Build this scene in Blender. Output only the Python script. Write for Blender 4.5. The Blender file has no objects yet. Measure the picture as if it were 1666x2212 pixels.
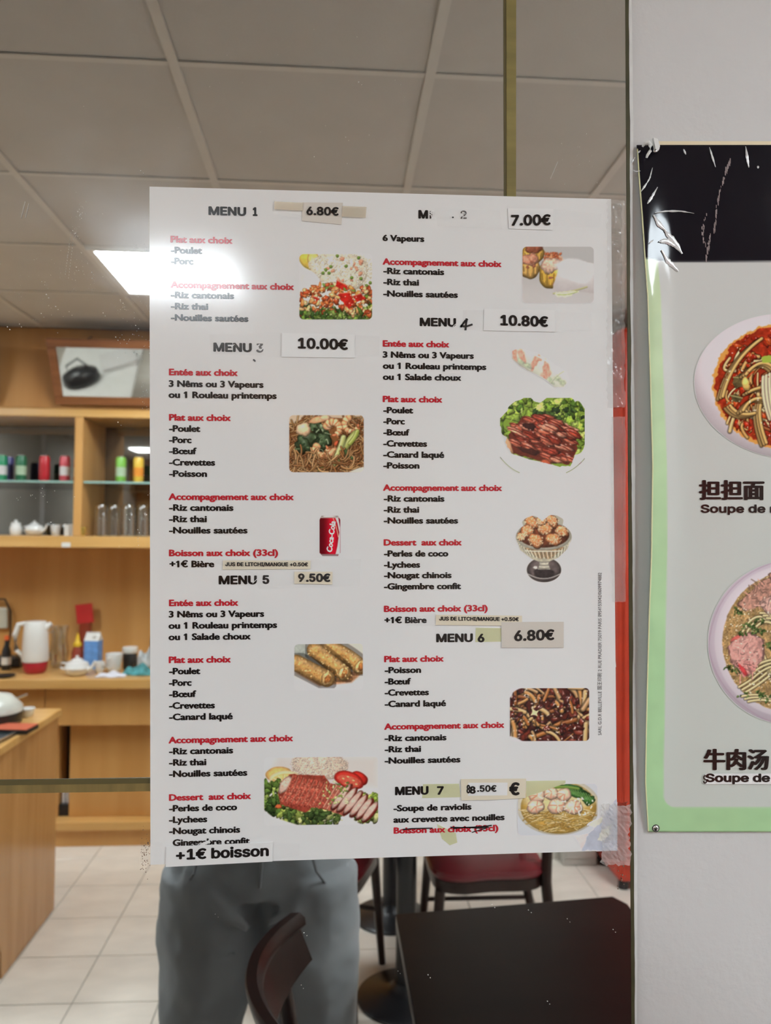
import bpy, bmesh, math, random, os
import numpy as np
from mathutils import Vector, Matrix

SC = bpy.context.scene
COL = SC.collection
random.seed(7)
R = math.radians

# ------------------------------------------------------------------ camera
# the photographer stands in front of a wall mirror (plane y = 0); the room is at y < 0
PW, PH, PF = 1666, 2212, 1664.0           # frame and focal length in pixels
DM = 0.69                                 # camera to mirror
EYE = 1.64
cam = bpy.data.cameras.new('camera'); cam_ob = bpy.data.objects.new('camera', cam); COL.objects.link(cam_ob)
SC.camera = cam_ob
cam.sensor_fit = 'HORIZONTAL'; cam.sensor_width = 36.0; cam.lens = 36.0 * PF / PW
cam.clip_start = 0.02; cam.clip_end = 60
CM = Matrix.Rotation(-math.atan(105.6 / PF), 4, 'Z') @ Matrix.Rotation(R(90) + math.atan(45 / PF), 4, 'X') @ Matrix.Rotation(0.0095, 4, 'Z')
cam_ob.matrix_world = Matrix.Translation((0, -DM, EYE)) @ CM
cam.dof.use_dof = True; cam.dof.focus_distance = 0.693; cam.dof.aperture_fstop = 10.0
C3 = CM.to_3x3()
CR, CU, CF = C3 @ Vector((1, 0, 0)), C3 @ Vector((0, 1, 0)), C3 @ Vector((0, 0, -1))

# ------------------------------------------------------------------ world, exposure
w = bpy.data.worlds.new('world'); SC.world = w; w.use_nodes = True
w.node_tree.nodes['Background'].inputs[0].default_value = (1.0, 0.98, 0.96, 1)
w.node_tree.nodes['Background'].inputs[1].default_value = 0.15
SC.view_settings.view_transform = 'Standard'; SC.view_settings.look = 'None'
SC.view_settings.gamma = 1; SC.view_settings.use_curve_mapping = False
SC.view_settings.exposure = 0.42
PANEL_POWER = 31.0                         # emission of the ceiling panels
SC.cycles.max_bounces = 10; SC.cycles.diffuse_bounces = 4; SC.cycles.glossy_bounces = 6
SC.cycles.transmission_bounces = 6; SC.cycles.transparent_max_bounces = 12
SC.cycles.caustics_reflective = False; SC.cycles.caustics_refractive = False

# ------------------------------------------------------------------ measuring helpers
def ray(px, py):
    return CF + CR * ((px - PW / 2) / PF) - CU * ((py - PH / 2) / PF)
def wallpt(px, py, y=0.0):                # point of the wall plane seen at a pixel
    d = ray(px, py); t = (y + DM) / d.y
    return Vector((d.x * t, y, EYE + d.z * t))
def rm(px, py, Z):                        # point of the room whose mirror image is seen at a pixel, Z from the camera
    d = ray(px, py); t = Z / d.y
    return Vector((d.x * t, DM - Z, EYE + d.z * t))
def Y(Z): return DM - Z

# ------------------------------------------------------------------ materials
def lin(c):
    c = np.asarray(c, float) / 255.0
    return np.where(c <= 0.04045, c / 12.92, ((c + 0.055) / 1.055) ** 2.4)
KALB = 0.60
def alb(c): return tuple(np.clip(lin(c) / KALB, 0.003, 0.93))
MATS = {}
def pmat(name, col, rough=0.5, metal=0.0, var=0.06, scale=20.0, bump=0.0, bscale=60.0, spec=0.5, coat=0.0, coatr=0.1, trans=0.0, alpha=1.0, stretch=None):
    if name in MATS: return MATS[name]
    m = bpy.data.materials.new(name); m.use_nodes = True; nt = m.node_tree; N = nt.nodes; L = nt.links
    b = N['Principled BSDF']
    tc = N.new('ShaderNodeTexCoord'); mp = N.new('ShaderNodeMapping'); L.new(tc.outputs['Object'], mp.inputs[0])
    if stretch: mp.inputs['Scale'].default_value = stretch
    nz = N.new('ShaderNodeTexNoise'); nz.inputs['Scale'].default_value = scale; nz.inputs['Detail'].default_value = 4
    L.new(mp.outputs[0], nz.inputs['Vector'])
    rp = N.new('ShaderNodeValToRGB'); L.new(nz.outputs['Fac'], rp.inputs[0])
    c = [min(1, v) for v in col[:3]]
    rp.color_ramp.elements[0].position = 0.3; rp.color_ramp.elements[1].position = 0.7
    rp.color_ramp.elements[0].color = (*[max(0, v * (1 - var)) for v in c], 1)
    rp.color_ramp.elements[1].color = (*[min(1, v * (1 + var)) for v in c], 1)
    L.new(rp.outputs[0], b.inputs['Base Color'])
    b.inputs['Roughness'].default_value = rough; b.inputs['Metallic'].default_value = metal
    b.inputs['Specular IOR Level'].default_value = spec
    b.inputs['Coat Weight'].default_value = coat; b.inputs['Coat Roughness'].default_value = coatr
    b.inputs['Transmission Weight'].default_value = trans; b.inputs['Alpha'].default_value = alpha
    if bump:
        n2 = N.new('ShaderNodeTexNoise'); n2.inputs['Scale'].default_value = bscale; n2.inputs['Detail'].default_value = 3
        L.new(mp.outputs[0], n2.inputs['Vector'])
        bp = N.new('ShaderNodeBump'); bp.inputs['Strength'].default_value = 1.0; bp.inputs['Distance'].default_value = bump
        L.new(n2.outputs['Fac'], bp.inputs['Height']); L.new(bp.outputs[0], b.inputs['Normal'])
    MATS[name] = m; return m
def wood(name, c1, c2, rough=0.35, scale=3.0, axis='z', spec=0.5):
    if name in MATS: return MATS[name]
    st = {'z': (12, 12, 0.8), 'x': (0.8, 12, 12), 'y': (12, 0.8, 12)}[axis]
    m = pmat(name, c1, rough, var=0.0, scale=scale, stretch=st, spec=spec)
    rp = [n for n in m.node_tree.nodes if n.type == 'VALTORGB'][0]
    rp.color_ramp.elements[0].color = (*c1, 1); rp.color_ramp.elements[1].color = (*c2, 1)
    return m
def glassm(name, col=(1, 1, 1), rough=0.0, fac=0.88):
    """thin clear glass: mostly transparent with a clear reflection"""
    if name in MATS: return MATS[name]
    m = bpy.data.materials.new(name); m.use_nodes = True; nt = m.node_tree; N = nt.nodes; L = nt.links
    N.remove(N['Principled BSDF'])
    t = N.new('ShaderNodeBsdfTransparent'); t.inputs[0].default_value = (*col, 1)
    g = N.new('ShaderNodeBsdfGlossy'); g.inputs['Roughness'].default_value = rough + 0.03
    fr = N.new('ShaderNodeLayerWeight'); fr.inputs[0].default_value = 0.45
    mx = N.new('ShaderNodeMixShader'); mr = N.new('ShaderNodeMapRange'); mr.inputs[3].default_value = 1 - fac; mr.inputs[4].default_value = 0.9
    L.new(fr.outputs['Facing'], mr.inputs[0]); L.new(mr.outputs[0], mx.inputs[0])
    L.new(t.outputs[0], mx.inputs[1]); L.new(g.outputs[0], mx.inputs[2]); L.new(mx.outputs[0], N['Material Output'].inputs[0])
    MATS[name] = m; return m
def emat(name, col, power):
    m = bpy.data.materials.new(name); m.use_nodes = True; N = m.node_tree.nodes
    N.remove(N['Principled BSDF']); e = N.new('ShaderNodeEmission')
    e.inputs[0].default_value = (*col, 1); e.inputs[1].default_value = power
    m.node_tree.links.new(e.outputs[0], N['Material Output'].inputs[0]); MATS[name] = m; return m
def printmat(name, rough=0.15, bump=0.00012, bscale=18.0, spec=0.5):
    """glossy laminated print; the ink colours are stored per vertex"""
    m = bpy.data.materials.new(name); m.use_nodes = True; nt = m.node_tree; N = nt.nodes; L = nt.links
    b = N['Principled BSDF']; a = N.new('ShaderNodeVertexColor'); a.layer_name = 'ink'
    L.new(a.outputs[0], b.inputs['Base Color']); b.inputs['Roughness'].default_value = rough; b.inputs['Specular IOR Level'].default_value = spec
    tc = N.new('ShaderNodeTexCoord'); nz = N.new('ShaderNodeTexNoise'); nz.inputs['Scale'].default_value = bscale
    L.new(tc.outputs['Object'], nz.inputs['Vector'])
    bp = N.new('ShaderNodeBump'); bp.inputs['Distance'].default_value = bump * 10; bp.inputs['Strength'].default_value = 1
    L.new(nz.outputs['Fac'], bp.inputs['Height']); L.new(bp.outputs[0], b.inputs['Normal'])
    MATS[name] = m; return m

# ------------------------------------------------------------------ object helpers
def tag(o, label=None, cat=None, group=None, kind=None):
    if label: o['label'] = label
    if cat: o['category'] = cat
    if group: o['group'] = group
    if kind: o['kind'] = kind
    return o
def thing(name, label, cat, loc=(0, 0, 0), rz=0.0, group=None):
    o = bpy.data.objects.new(name, None); COL.objects.link(o); o.location = loc; o.rotation_euler = (0, 0, rz)
    o.empty_display_size = 0.05
    return tag(o, label, cat, group)
def copy_tree(o, parent=None):
    c = o.copy(); COL.objects.link(c); c.parent = parent
    for ch in list(o.children): copy_tree(ch, c)
    return c
def shift(v, f, name, mat, parent=None, smooth=False):
    me = bpy.data.meshes.new(name); me.from_pydata([tuple(p) for p in v], [], f); me.update()
    o = bpy.data.objects.new(name, me); COL.objects.link(o)
    if mat: me.materials.append(mat)
    if parent: o.parent = parent
    if smooth: me.shade_smooth()
    return o
class MB:
    def __init__(s): s.bm = bmesh.new(); s.smooth = False
    def box(s, c, d, bev=0.0, rot=None, seg=2):
        r = bmesh.ops.create_cube(s.bm, size=1.0); vs = r['verts']
        bmesh.ops.scale(s.bm, vec=d, verts=vs)
        if bev:
            es = list({e for v in vs for e in v.link_edges})
            rr = bmesh.ops.bevel(s.bm, geom=es, offset=bev, segments=seg, profile=0.5, affect='EDGES')
            vs = list({v for f in rr['faces'] for v in f.verts} | {v for v in vs if v.is_valid})
        if rot is not None: bmesh.ops.rotate(s.bm, cent=(0, 0, 0), matrix=rot, verts=vs)
        bmesh.ops.translate(s.bm, vec=c, verts=vs); return s
    def span(s, a, b, bev=0.0):
        a, b = Vector(a), Vector(b)
        return s.box((a + b) / 2, [abs(v) for v in (b - a)], bev)
    def lathe(s, prof, c=(0, 0, 0), n=28, rot=None, sx=1, sy=1):
        rings = []; c = Vector(c)
        for r, z in prof:
            ring = []
            for k in range(n):
                a = 2 * math.pi * k / n; p = Vector((r * math.cos(a) * sx, r * math.sin(a) * sy, z))
                if rot is not None: p = rot @ p
                ring.append(s.bm.verts.new(p + c))
            rings.append(ring)
        for i in range(len(rings) - 1):
            for k in range(n):
                s.bm.faces.new((rings[i][k], rings[i][(k + 1) % n], rings[i + 1][(k + 1) % n], rings[i + 1][k]))
        if prof[0][0] > 1e-6: s.bm.faces.new(rings[0][::-1])
        if prof[-1][0] > 1e-6: s.bm.faces.new(rings[-1])
        s.smooth = True; return s
    def tube(s, pts, rad, n=10, closed=False, flat=1.0):
        pts = [Vector(p) for p in pts]; m = len(pts)
        rr = rad if hasattr(rad, '__len__') else [rad] * m
        rings = []; up = Vector((0, 0, 1))
        for i, p in enumerate(pts):
            t = (pts[min(i + 1, m - 1)] - pts[max(i - 1, 0)]).normalized()
            a = up if abs(t.dot(up)) < 0.95 else Vector((1, 0, 0))
            u = t.cross(a).normalized(); v = t.cross(u).normalized()
            rings.append([s.bm.verts.new(p + u * math.cos(2 * math.pi * k / n) * rr[i] + v * math.sin(2 * math.pi * k / n) * rr[i] * flat) for k in range(n)])
        for i in range(m - 1):
            for k in range(n):
                s.bm.faces.new((rings[i][k], rings[i][(k + 1) % n], rings[i + 1][(k + 1) % n], rings[i + 1][k]))
        s.bm.faces.new(rings[0][::-1]); s.bm.faces.new(rings[-1]); s.smooth = True; return s
    def prism(s, poly, a, b, axis='z', bev=0.0):
        """poly of 2-D points extruded from a to b along the axis"""
        def P(p, t): return {'z': (p[0], p[1], t), 'x': (t, p[0], p[1]), 'y': (p[0], t, p[1])}[axis]
        lo = [s.bm.verts.new(P(p, a)) for p in poly]; hi = [s.bm.verts.new(P(p, b)) for p in poly]
        n = len(poly); fs = [s.bm.faces.new(lo[::-1]), s.bm.faces.new(hi)]
        for k in range(n): fs.append(s.bm.faces.new((lo[k], lo[(k + 1) % n], hi[(k + 1) % n], hi[k])))
        if bev: bmesh.ops.bevel(s.bm, geom=list({e for f in fs for e in f.edges}), offset=bev, segments=2, profile=0.5, affect='EDGES')
        return s
    def obj(s, name, mat, parent=None, smooth=None):
        bmesh.ops.recalc_face_normals(s.bm, faces=s.bm.faces[:])
        me = bpy.data.meshes.new(name); s.bm.to_mesh(me); s.bm.free()
        if mat: me.materials.append(mat)
        o = bpy.data.objects.new(name, me); COL.objects.link(o)
        if parent: o.parent = parent
        if smooth if smooth is not None else s.smooth:
            me.shade_smooth()
            try: me.set_sharp_from_angle(angle=R(42))
            except Exception: pass
        return o
# ================================================================== the room
M_wallw = pmat('painted_wall', alb((176, 175, 175)), 0.55, var=0.02, scale=3, bump=0.0006, bscale=90)
M_wallr = pmat('room_wall_paint', (0.72, 0.69, 0.63), 0.6, var=0.03, scale=3)
M_tile = pmat('ceramic_floor_tile', (0.86, 0.80, 0.71), 0.22, var=0.07, scale=5, stretch=(1, 2.4, 1), bump=0.0004, bscale=9)
M_grout = pmat('floor_grout', (0.32, 0.31, 0.27), 0.9, var=0.1)
M_ctile = pmat('ceiling_panel', (0.60, 0.57, 0.53), 0.9, var=0.03, scale=6, bump=0.0006, bscale=200)
M_tbar = pmat('ceiling_runner', (0.68, 0.65, 0.60), 0.5, var=0.02)
M_wood = wood('orange_wood', (0.58, 0.29, 0.085), (0.70, 0.385, 0.13), 0.36, 0.8, 'z', 0.4)
M_woodx = wood('orange_wood_across', (0.62, 0.34, 0.10), (0.74, 0.44, 0.16), 0.3, 2.0, 'x')
M_woodd = wood('dark_frame_wood', (0.22, 0.075, 0.022), (0.30, 0.11, 0.035), 0.4, 3.0, 'x')
M_dark = wood('espresso_wood', (0.006, 0.004, 0.004), (0.010, 0.006, 0.005), 0.3, 2.0, 'x', 0.12)
M_darkg = wood('espresso_chair_wood', (0.018, 0.008, 0.006), (0.03, 0.012, 0.009), 0.3, 4.0, 'z', 0.3)
M_blackm = pmat('black_iron', (0.012, 0.012, 0.014), 0.35, var=0.2, scale=25)
M_maroon = pmat('maroon_vinyl', (0.16, 0.012, 0.018), 0.32, var=0.12, scale=12, bump=0.0005, bscale=30)
M_mirror3 = pmat('shelf_mirror', (0.36, 0.36, 0.35), 0.02, metal=1.0, var=0.04, scale=8)
M_woods = wood('soffit_wood', (0.44, 0.20, 0.06), (0.54, 0.27, 0.09), 0.5, 0.8, 'z', 0.2)
M_mirror2 = pmat('old_mirror', (0.62, 0.60, 0.55), 0.03, metal=1.0, var=0.03, scale=8)

XL, XR, YB = -3.2, 2.3, Y(4.64)
ZC = EYE + 1.087
# floor and its tiles
fl = MB().span((XL, YB, -0.06), (XR, 0.06, -0.003)).obj('floor', M_grout); tag(fl, kind='structure')
tx0, ty0 = -0.897, Y(2.787)
tmesh = {}
for i in range(-8, 12):
    for j in range(-7, 8):
        x0, x1 = tx0 + i * 0.3 + 0.002, tx0 + (i + 1) * 0.3 - 0.002
        y0, y1 = ty0 + j * 0.3 + 0.002, ty0 + (j + 1) * 0.3 - 0.002
        x0, x1, y0, y1 = max(x0, XL), min(x1, XR), max(y0, YB), min(y1, -0.001)
        if x1 - x0 < 0.02 or y1 - y0 < 0.02: continue
        key = (round(x1 - x0, 3), round(y1 - y0, 3))
        if key not in tmesh:
            o = MB().box((0, 0, -0.004), (x1 - x0, y1 - y0, 0.008), 0.0008, seg=1).obj('tile', M_tile, fl); tmesh[key] = o.data
        else:
            o = bpy.data.objects.new('tile', tmesh[key]); COL.objects.link(o); o.parent = fl
        o.location = ((x0 + x1) / 2, (y0 + y1) / 2, 0)
# ceiling: runners and lay-in panels
ce = MB().span((XL, YB, ZC + 0.03), (XR, 0.06, ZC + 0.1)).obj('ceiling', M_ctile); tag(ce, kind='structure')
LIGHTS = {(-3, -4): 0, (1, -4): 0, (2, -1): 0, (-2, -1): 0, (-2, 1): 0}
cx0, cy0 = -0.39, Y(1.80)
lamp_cells = [(-1, -3), (3, -1), (-4, -2)]
cmesh = {}
for i in range(-5, 6):
    for j in range(-6, 3):
        x0, x1, y0, y1 = cx0 + i * 0.6, cx0 + (i + 1) * 0.6, cy0 + j * 0.6, cy0 + (j + 1) * 0.6
        x0, x1, y0, y1 = max(x0, XL), min(x1, XR), max(y0, YB), min(y1, 0.0)
        if x1 - x0 < 0.03 or y1 - y0 < 0.03: continue
        if (i, j) in lamp_cells: continue
        key = (round(x1 - x0, 3), round(y1 - y0, 3))
        if key not in cmesh:
            o = MB().box((0, 0, 0.008), (x1 - x0 - 0.006, y1 - y0 - 0.006, 0.012), 0.001, seg=1).obj('ceiling_panel', M_ctile, ce); cmesh[key] = o.data
        else:
            o = bpy.data.objects.new('ceiling_panel', cmesh[key]); COL.objects.link(o); o.parent = ce
        o.location = ((x0 + x1) / 2, (y0 + y1) / 2, ZC)
for i in range(-4, 6):
    x = cx0 + i * 0.6
    if XL < x < XR: MB().span((x - 0.012, YB, ZC - 0.004), (x + 0.012, 0, ZC)).obj('ceiling_runner', M_tbar, ce)
for j in range(-5, 3):
    y = cy0 + j * 0.6
    if YB < y < 0: MB().span((XL, y - 0.009, ZC - 0.002), (XR, y + 0.009, ZC + 0.0005)).obj('ceiling_runner', M_tbar, ce)
M_lamp = emat('lit_diffuser', (0.88, 0.97, 1.03), PANEL_POWER)
M_lframe = pmat('white_metal', (0.8, 0.8, 0.78), 0.4, var=0.01)
lab = ['square lit ceiling panel seen in the mirror beside the menu sheet', 'square ceiling light panel over the right side of the room',
       'square ceiling light panel at the far left of the room']
for (i, j), lb in zip(lamp_cells, lab):
    x, y = cx0 + (i + 0.5) * 0.6, cy0 + (j + 0.5) * 0.6
    t = thing('ceiling_light', lb, 'light', (x, y, ZC - 0.001))
    m = MB()
    for a, b in (((-0.288, -0.288), (-0.262, 0.288)), ((0.262, -0.288), (0.288, 0.288)), ((-0.262, -0.288), (0.262, -0.262)), ((-0.262, 0.262), (0.262, 0.288))):
        m.span((a[0], a[1], -0.006), (b[0], b[1], 0.01))
    m.obj('frame', M_lframe, t)
    MB().span((-0.2615, -0.2615, -0.002), (0.2615, 0.2615, 0.008)).obj('diffuser', M_lamp, t)
# walls
tag(MB().span((XL - 0.1, 0, -0.06), (XR + 0.1, 0.1, ZC + 0.1)).obj('wall_front', M_wallw), kind='structure')
tag(MB().span((XL - 0.1, YB - 0.1, -0.06), (XR + 0.1, YB, ZC + 0.1)).obj('wall_back', M_wood), kind='structure')
tag(MB().span((XL - 0.1, YB, -0.06), (XL, 0, ZC + 0.1)).obj('wall_left', M_wallr), kind='structure')
tag(MB().span((XR, YB, -0.06), (XR + 0.1, 0, ZC + 0.1)).obj('wall_right', M_wallr), kind='structure')
tag(MB().span((0.55, YB + 0.001, 0), (XR - 0.001, Y(3.88), ZC - 0.005)).obj('wall_recess', M_wallr), kind='structure')

# ------------------------------------------------------------------ back bar
YS = Y(4.63)
t = thing('back_counter', 'long orange-wood back counter under the drinks shelves, closed wood panels below', 'counter', (0, 0, 0))
XE = 0.1
MB().span((XL + 0.001, Y(4.05), 0.828), (XE, YS, 0.878), 0.004).obj('worktop', M_woodx, t)
MB().span((XL + 0.001, Y(4.11), 0.63), (-1.492, Y(4.6), 0.826), 0.002).obj('drawer_front', M_wood, t)
MB().span((-1.488, Y(4.11), 0.63), (XE, Y(4.6), 0.826), 0.002).obj('drawer_front', M_wood, t)
MB().span((-1.386, Y(4.19), 0.135), (XE, Y(4.6), 0.629), 0.002).obj('door', M_wood, t)
MB().span((XL + 0.001, Y(4.19), 0.135), (-1.444, Y(4.6), 0.629), 0.002).obj('door', M_wood, t)
MB().span((-1.444, Y(4.32), 0.135), (-1.386, Y(4.6), 0.629)).obj('niche_back', M_blackm, t)
MB().span((XL + 0.001, Y(4.11), 0.09), (XE, Y(4.6), 0.134), 0.003).obj('ledge', M_woodx, t)
MB().span((XL + 0.001, Y(4.14), 0.001), (XE, Y(4.6), 0.089)).obj('plinth', M_wood, t)
MB().span((XL + 0.001, Y(4.60), 0.879), (XE, YS, 1.545)).obj('splashback', M_wood, t)
M_pot = pmat('white_enamel', (0.75, 0.76, 0.78), 0.3, var=0.05)
t2 = thing('bottle_crate', 'dark crate with pale bottle tops in the narrow gap of the back counter', 'crate', (-1.415, Y(4.25), 0.135))
MB().span((-0.026, -0.05, 0.0), (0.026, 0.05, 0.06), 0.003).obj('crate_body', M_blackm, t2)
m = MB()
for k in range(2): m.lathe([(0.01, 0.06), (0.011, 0.1), (0.008, 0.14), (0.008, 0.17)], (-0.012 + 0.024 * k, 0.02, 0), 10)
m.obj('bottle_neck', M_pot, t2)

t = thing('drinks_shelf', 'orange-wood wall shelf unit with mirrored back and glass shelves of cans', 'shelf', (0, 0, 0))
YF = Y(4.22)
MB().span((XL + 0.001, YF, 1.546), (XE, YS, 1.607), 0.003).obj('bottom_board', M_woodx, t)
MB().span((XL + 0.001, YF, 2.245), (XE, YS, 2.288), 0.003).obj('top_board', M_woodx, t)
for x in (-2.55, -1.405, -0.35):
    MB().span((x, YF, 1.608), (x + 0.043, YS, 2.244), 0.003).obj('upright', M_wood, t)
M_sglass = glassm('green_edge_glass', (0.86, 0.95, 0.90), 0.0, 0.86)
M_gedge = pmat('glass_edge', (0.35, 0.55, 0.48), 0.15, var=0.1)
for a, b in ((-2.505, -1.407), (-1.36, -0.352)):
    g = MB().span((a, YF - 0.02, 1.893), (b, YS + 0.012, 1.9015)).obj('glass_shelf', M_sglass, t)
    MB().span((a, YF - 0.0185, 1.8925), (b, YF - 0.0175, 1.902)).obj('shelf_edge', M_gedge, g)
    MB().span((a - 0.001, YS + 0.004, 1.609), (b + 0.001, YS + 0.009, 2.243)).obj('mirror_back', M_mirror3, t)
tag(MB().span((XL + 0.001, YF, 2.289), (XE, YS, ZC - 0.006)).obj('trim_1', M_woods), kind='structure')

# framed mirrors leaning forward on the soffit
for k, (xa, xb, lb) in enumerate(((-1.50, -0.62, 'wood-framed mirror leaning forward above the shelves beside the ceiling light'), (-2.56, -1.79, 'wood-framed mirror leaning forward above the shelves at the far left'))):
    hgt = 0.352
    t = thing('framed_mirror', lb, 'mirror', ((xa + xb) / 2, Y(4.2), 2.309))
    ang = math.atan(0.16 / 0.314); rot = Matrix.Rotation(-ang * 1.0, 3, 'X')
    hw = (xb - xa) / 2
    m = MB()
    for c, d in (((0, 0, 0.022), (hw * 2, 0.022, 0.044)), ((0, 0, hgt - 0.022), (hw * 2, 0.022, 0.044)), ((-hw + 0.022, 0, hgt / 2), (0.044, 0.022, hgt - 0.088)), ((hw - 0.022, 0, hgt / 2), (0.044, 0.022, hgt - 0.088))):
        m.box(c, d, 0.004, seg=1)
    bmesh.ops.rotate(m.bm, cent=(0, 0, 0), matrix=rot, verts=m.bm.verts[:]); m.obj('frame', M_woodd, t)
    m = MB().box((0, -0.002, hgt / 2), (hw * 2 - 0.09, 0.006, hgt - 0.09)); bmesh.ops.rotate(m.bm, cent=(0, 0, 0), matrix=rot, verts=m.bm.verts[:])
    m.obj('mirror_glass', M_mirror2, t)
    for s in (-1, 1): MB().tube([(s * hw * 0.6, 0.155, 0.30), (s * hw * 0.6, -0.018, 0.37)], 0.003, 6).obj('hanging_wire', M_blackm, t)

# ------------------------------------------------------------------ serving bar at the left
t = thing('serving_bar', 'orange-wood serving bar with glossy side panel and lower front ledge', 'counter', (0, 0, 0))
poly = [(Y(3.47), 0.0), (Y(3.47), 0.826), (Y(2.89), 0.826), (Y(2.875), 0.675), (Y(2.70), 0.64), (Y(2.936), 0.10), (Y(2.945), 0.0)]
M_woodg = wood('glossy_bar_wood', (0.46, 0.225, 0.075), (0.57, 0.30, 0.11), 0.2, 2.0)
MB().prism(poly, -1.232, -1.2, 'x', 0.002).obj('side_panel', M_woodg, t)
MB().span((XL + 0.001, Y(3.49), 0.8265), (-1.192, Y(2.865), 0.858), 0.004).obj('bar_top', M_woodx, t)
MB().span((XL + 0.001, Y(3.44), 0.002), (-1.233, Y(2.96), 0.826)).obj('front_panel', M_wood, t)
MB().span((XL + 0.001, Y(2.96), 0.642), (-1.233, Y(2.715), 0.664), 0.003).obj('front_ledge', M_woodx, t)

# ------------------------------------------------------------------ far right: white box, red cabinet
t = thing('drinks_fridge', 'tall red cabinet with black feet at the right end, seen beside the mirror edge', 'cabinet', (0, 0, 0))
M_red = pmat('red_enamel', (0.62, 0.05, 0.018), 0.4, var=0.12, scale=6)
MB().span((1.315, Y(3.865), 0.035), (1.95, Y(3.52), 2.62), 0.03).obj('cabinet_body', M_red, t)
MB().span((1.335, Y(3.521), 0.12), (1.93, Y(3.505), 2.5), 0.006).obj('door', M_red, t)
MB().box((1.38, Y(3.50), 1.2), (0.02, 0.03, 0.4), 0.006).obj('handle', M_blackm, t)
for x in (1.35, 1.91):
    for z in (3.56, 3.82): MB().lathe([(0.025, 0.001), (0.022, 0.04)], (x, Y(z), 0), 12).obj('foot', M_blackm, t)
t = thing('low_cupboard', 'low pale grey cupboard standing against the far wall beside the red cabinet', 'cupboard', (0, 0, 0))
M_grey = pmat('pale_grey_laminate', (0.52, 0.50, 0.46), 0.5, var=0.03)
MB().span((1.14, Y(3.875), 0.002), (1.308, Y(3.80), 0.50), 0.004).obj('cupboard_body', M_grey, t)
MB().span((1.15, Y(3.799), 0.04), (1.30, Y(3.792), 0.49), 0.003).obj('door', M_grey, t)
MB().lathe([(0.007, 0), (0.009, 0.012), (0.0, 0.014)], (1.285, Y(3.791), 0.35), 10, rot=Matrix.Rotation(R(-90), 3, 'X')).obj('knob', M_blackm, t)

# ------------------------------------------------------------------ tables
def pedestal(t, x, y, top, r):
    MB().lathe([(r, 0.001), (r, 0.008), (r * 0.93, 0.016), (r * 0.4, 0.03), (0.05, 0.045), (0.04, 0.06)], (x, y, 0), 40).obj('base', M_blackm, t)
    MB().lathe([(0.036, 0.055), (0.036, top - 0.03), (0.06, top - 0.026), (0.06, top - 0.003)], (x, y, 0), 20).obj('column', M_blackm, t)
t = thing('dining_table', 'black-brown rectangular cafe table pushed against the mirror wall at bottom right', 'table', (0, 0, 0))
P = [(0.162, -0.012), (0.148, Y(1.83)), (0.690, Y(1.895)), (0.712, Y(1.855)), (0.722, -0.012)]
MB().prism(P[::-1], 0.722, 0.750, 'z', 0.003).obj('tabletop', M_dark, t)
pedestal(t, 0.43, -0.32, 0.722, 0.2); pedestal(t, 0.43, -0.9, 0.722, 0.2)
t = thing('dining_table', 'black-brown long cafe table with two black round pedestal feet further back', 'table', (0, 0, 0))
MB().span((0.0, Y(2.45), 0.722), (0.52, Y(3.65), 0.750), 0.003).obj('tabletop', M_dark, t)
pedestal(t, 0.262, Y(2.765), 0.722, 0.172); pedestal(t, 0.25, Y(3.34), 0.722, 0.16)

t = thing('dining_table', 'pale square table holding papers and a black bag, reflected in the leaning framed mirror', 'table', (0, 0, 0))
MB().span((-2.35, -1.95, 0.722), (-1.70, -1.2, 0.750), 0.003).obj('tabletop', M_lframe, t)
pedestal(t, -2.02, -1.58, 0.722, 0.2)
t = thing('paper_stack', 'stack of white paper sheets on the pale square table', 'paper', (-1.88, -1.42, 0.7502), 0.3)
for k in range(4): MB().box((0.004 * k, -0.003 * k, 0.006 + 0.0121 * k), (0.28, 0.20, 0.012), rot=Matrix.Rotation(0.06 * k, 3, 'Z')).obj('sheet_bundle', M_wallw, t)
t = thing('shoulder_bag', 'black shoulder bag lying on the pale square table', 'bag', (-2.12, -1.68, 0.7502), 0.5)
MB().lathe([(0.10, 0.0), (0.125, 0.02), (0.12, 0.09), (0.07, 0.13), (0, 0.14)], n=20, sx=1.2, sy=0.75).obj('bag_body', M_blackm, t)
MB().tube([(-0.1, 0, 0.09), (-0.08, 0.02, 0.19), (0.02, 0.03, 0.22), (0.1, 0, 0.1)], 0.008, 8).obj('strap', M_blackm, t)
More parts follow.
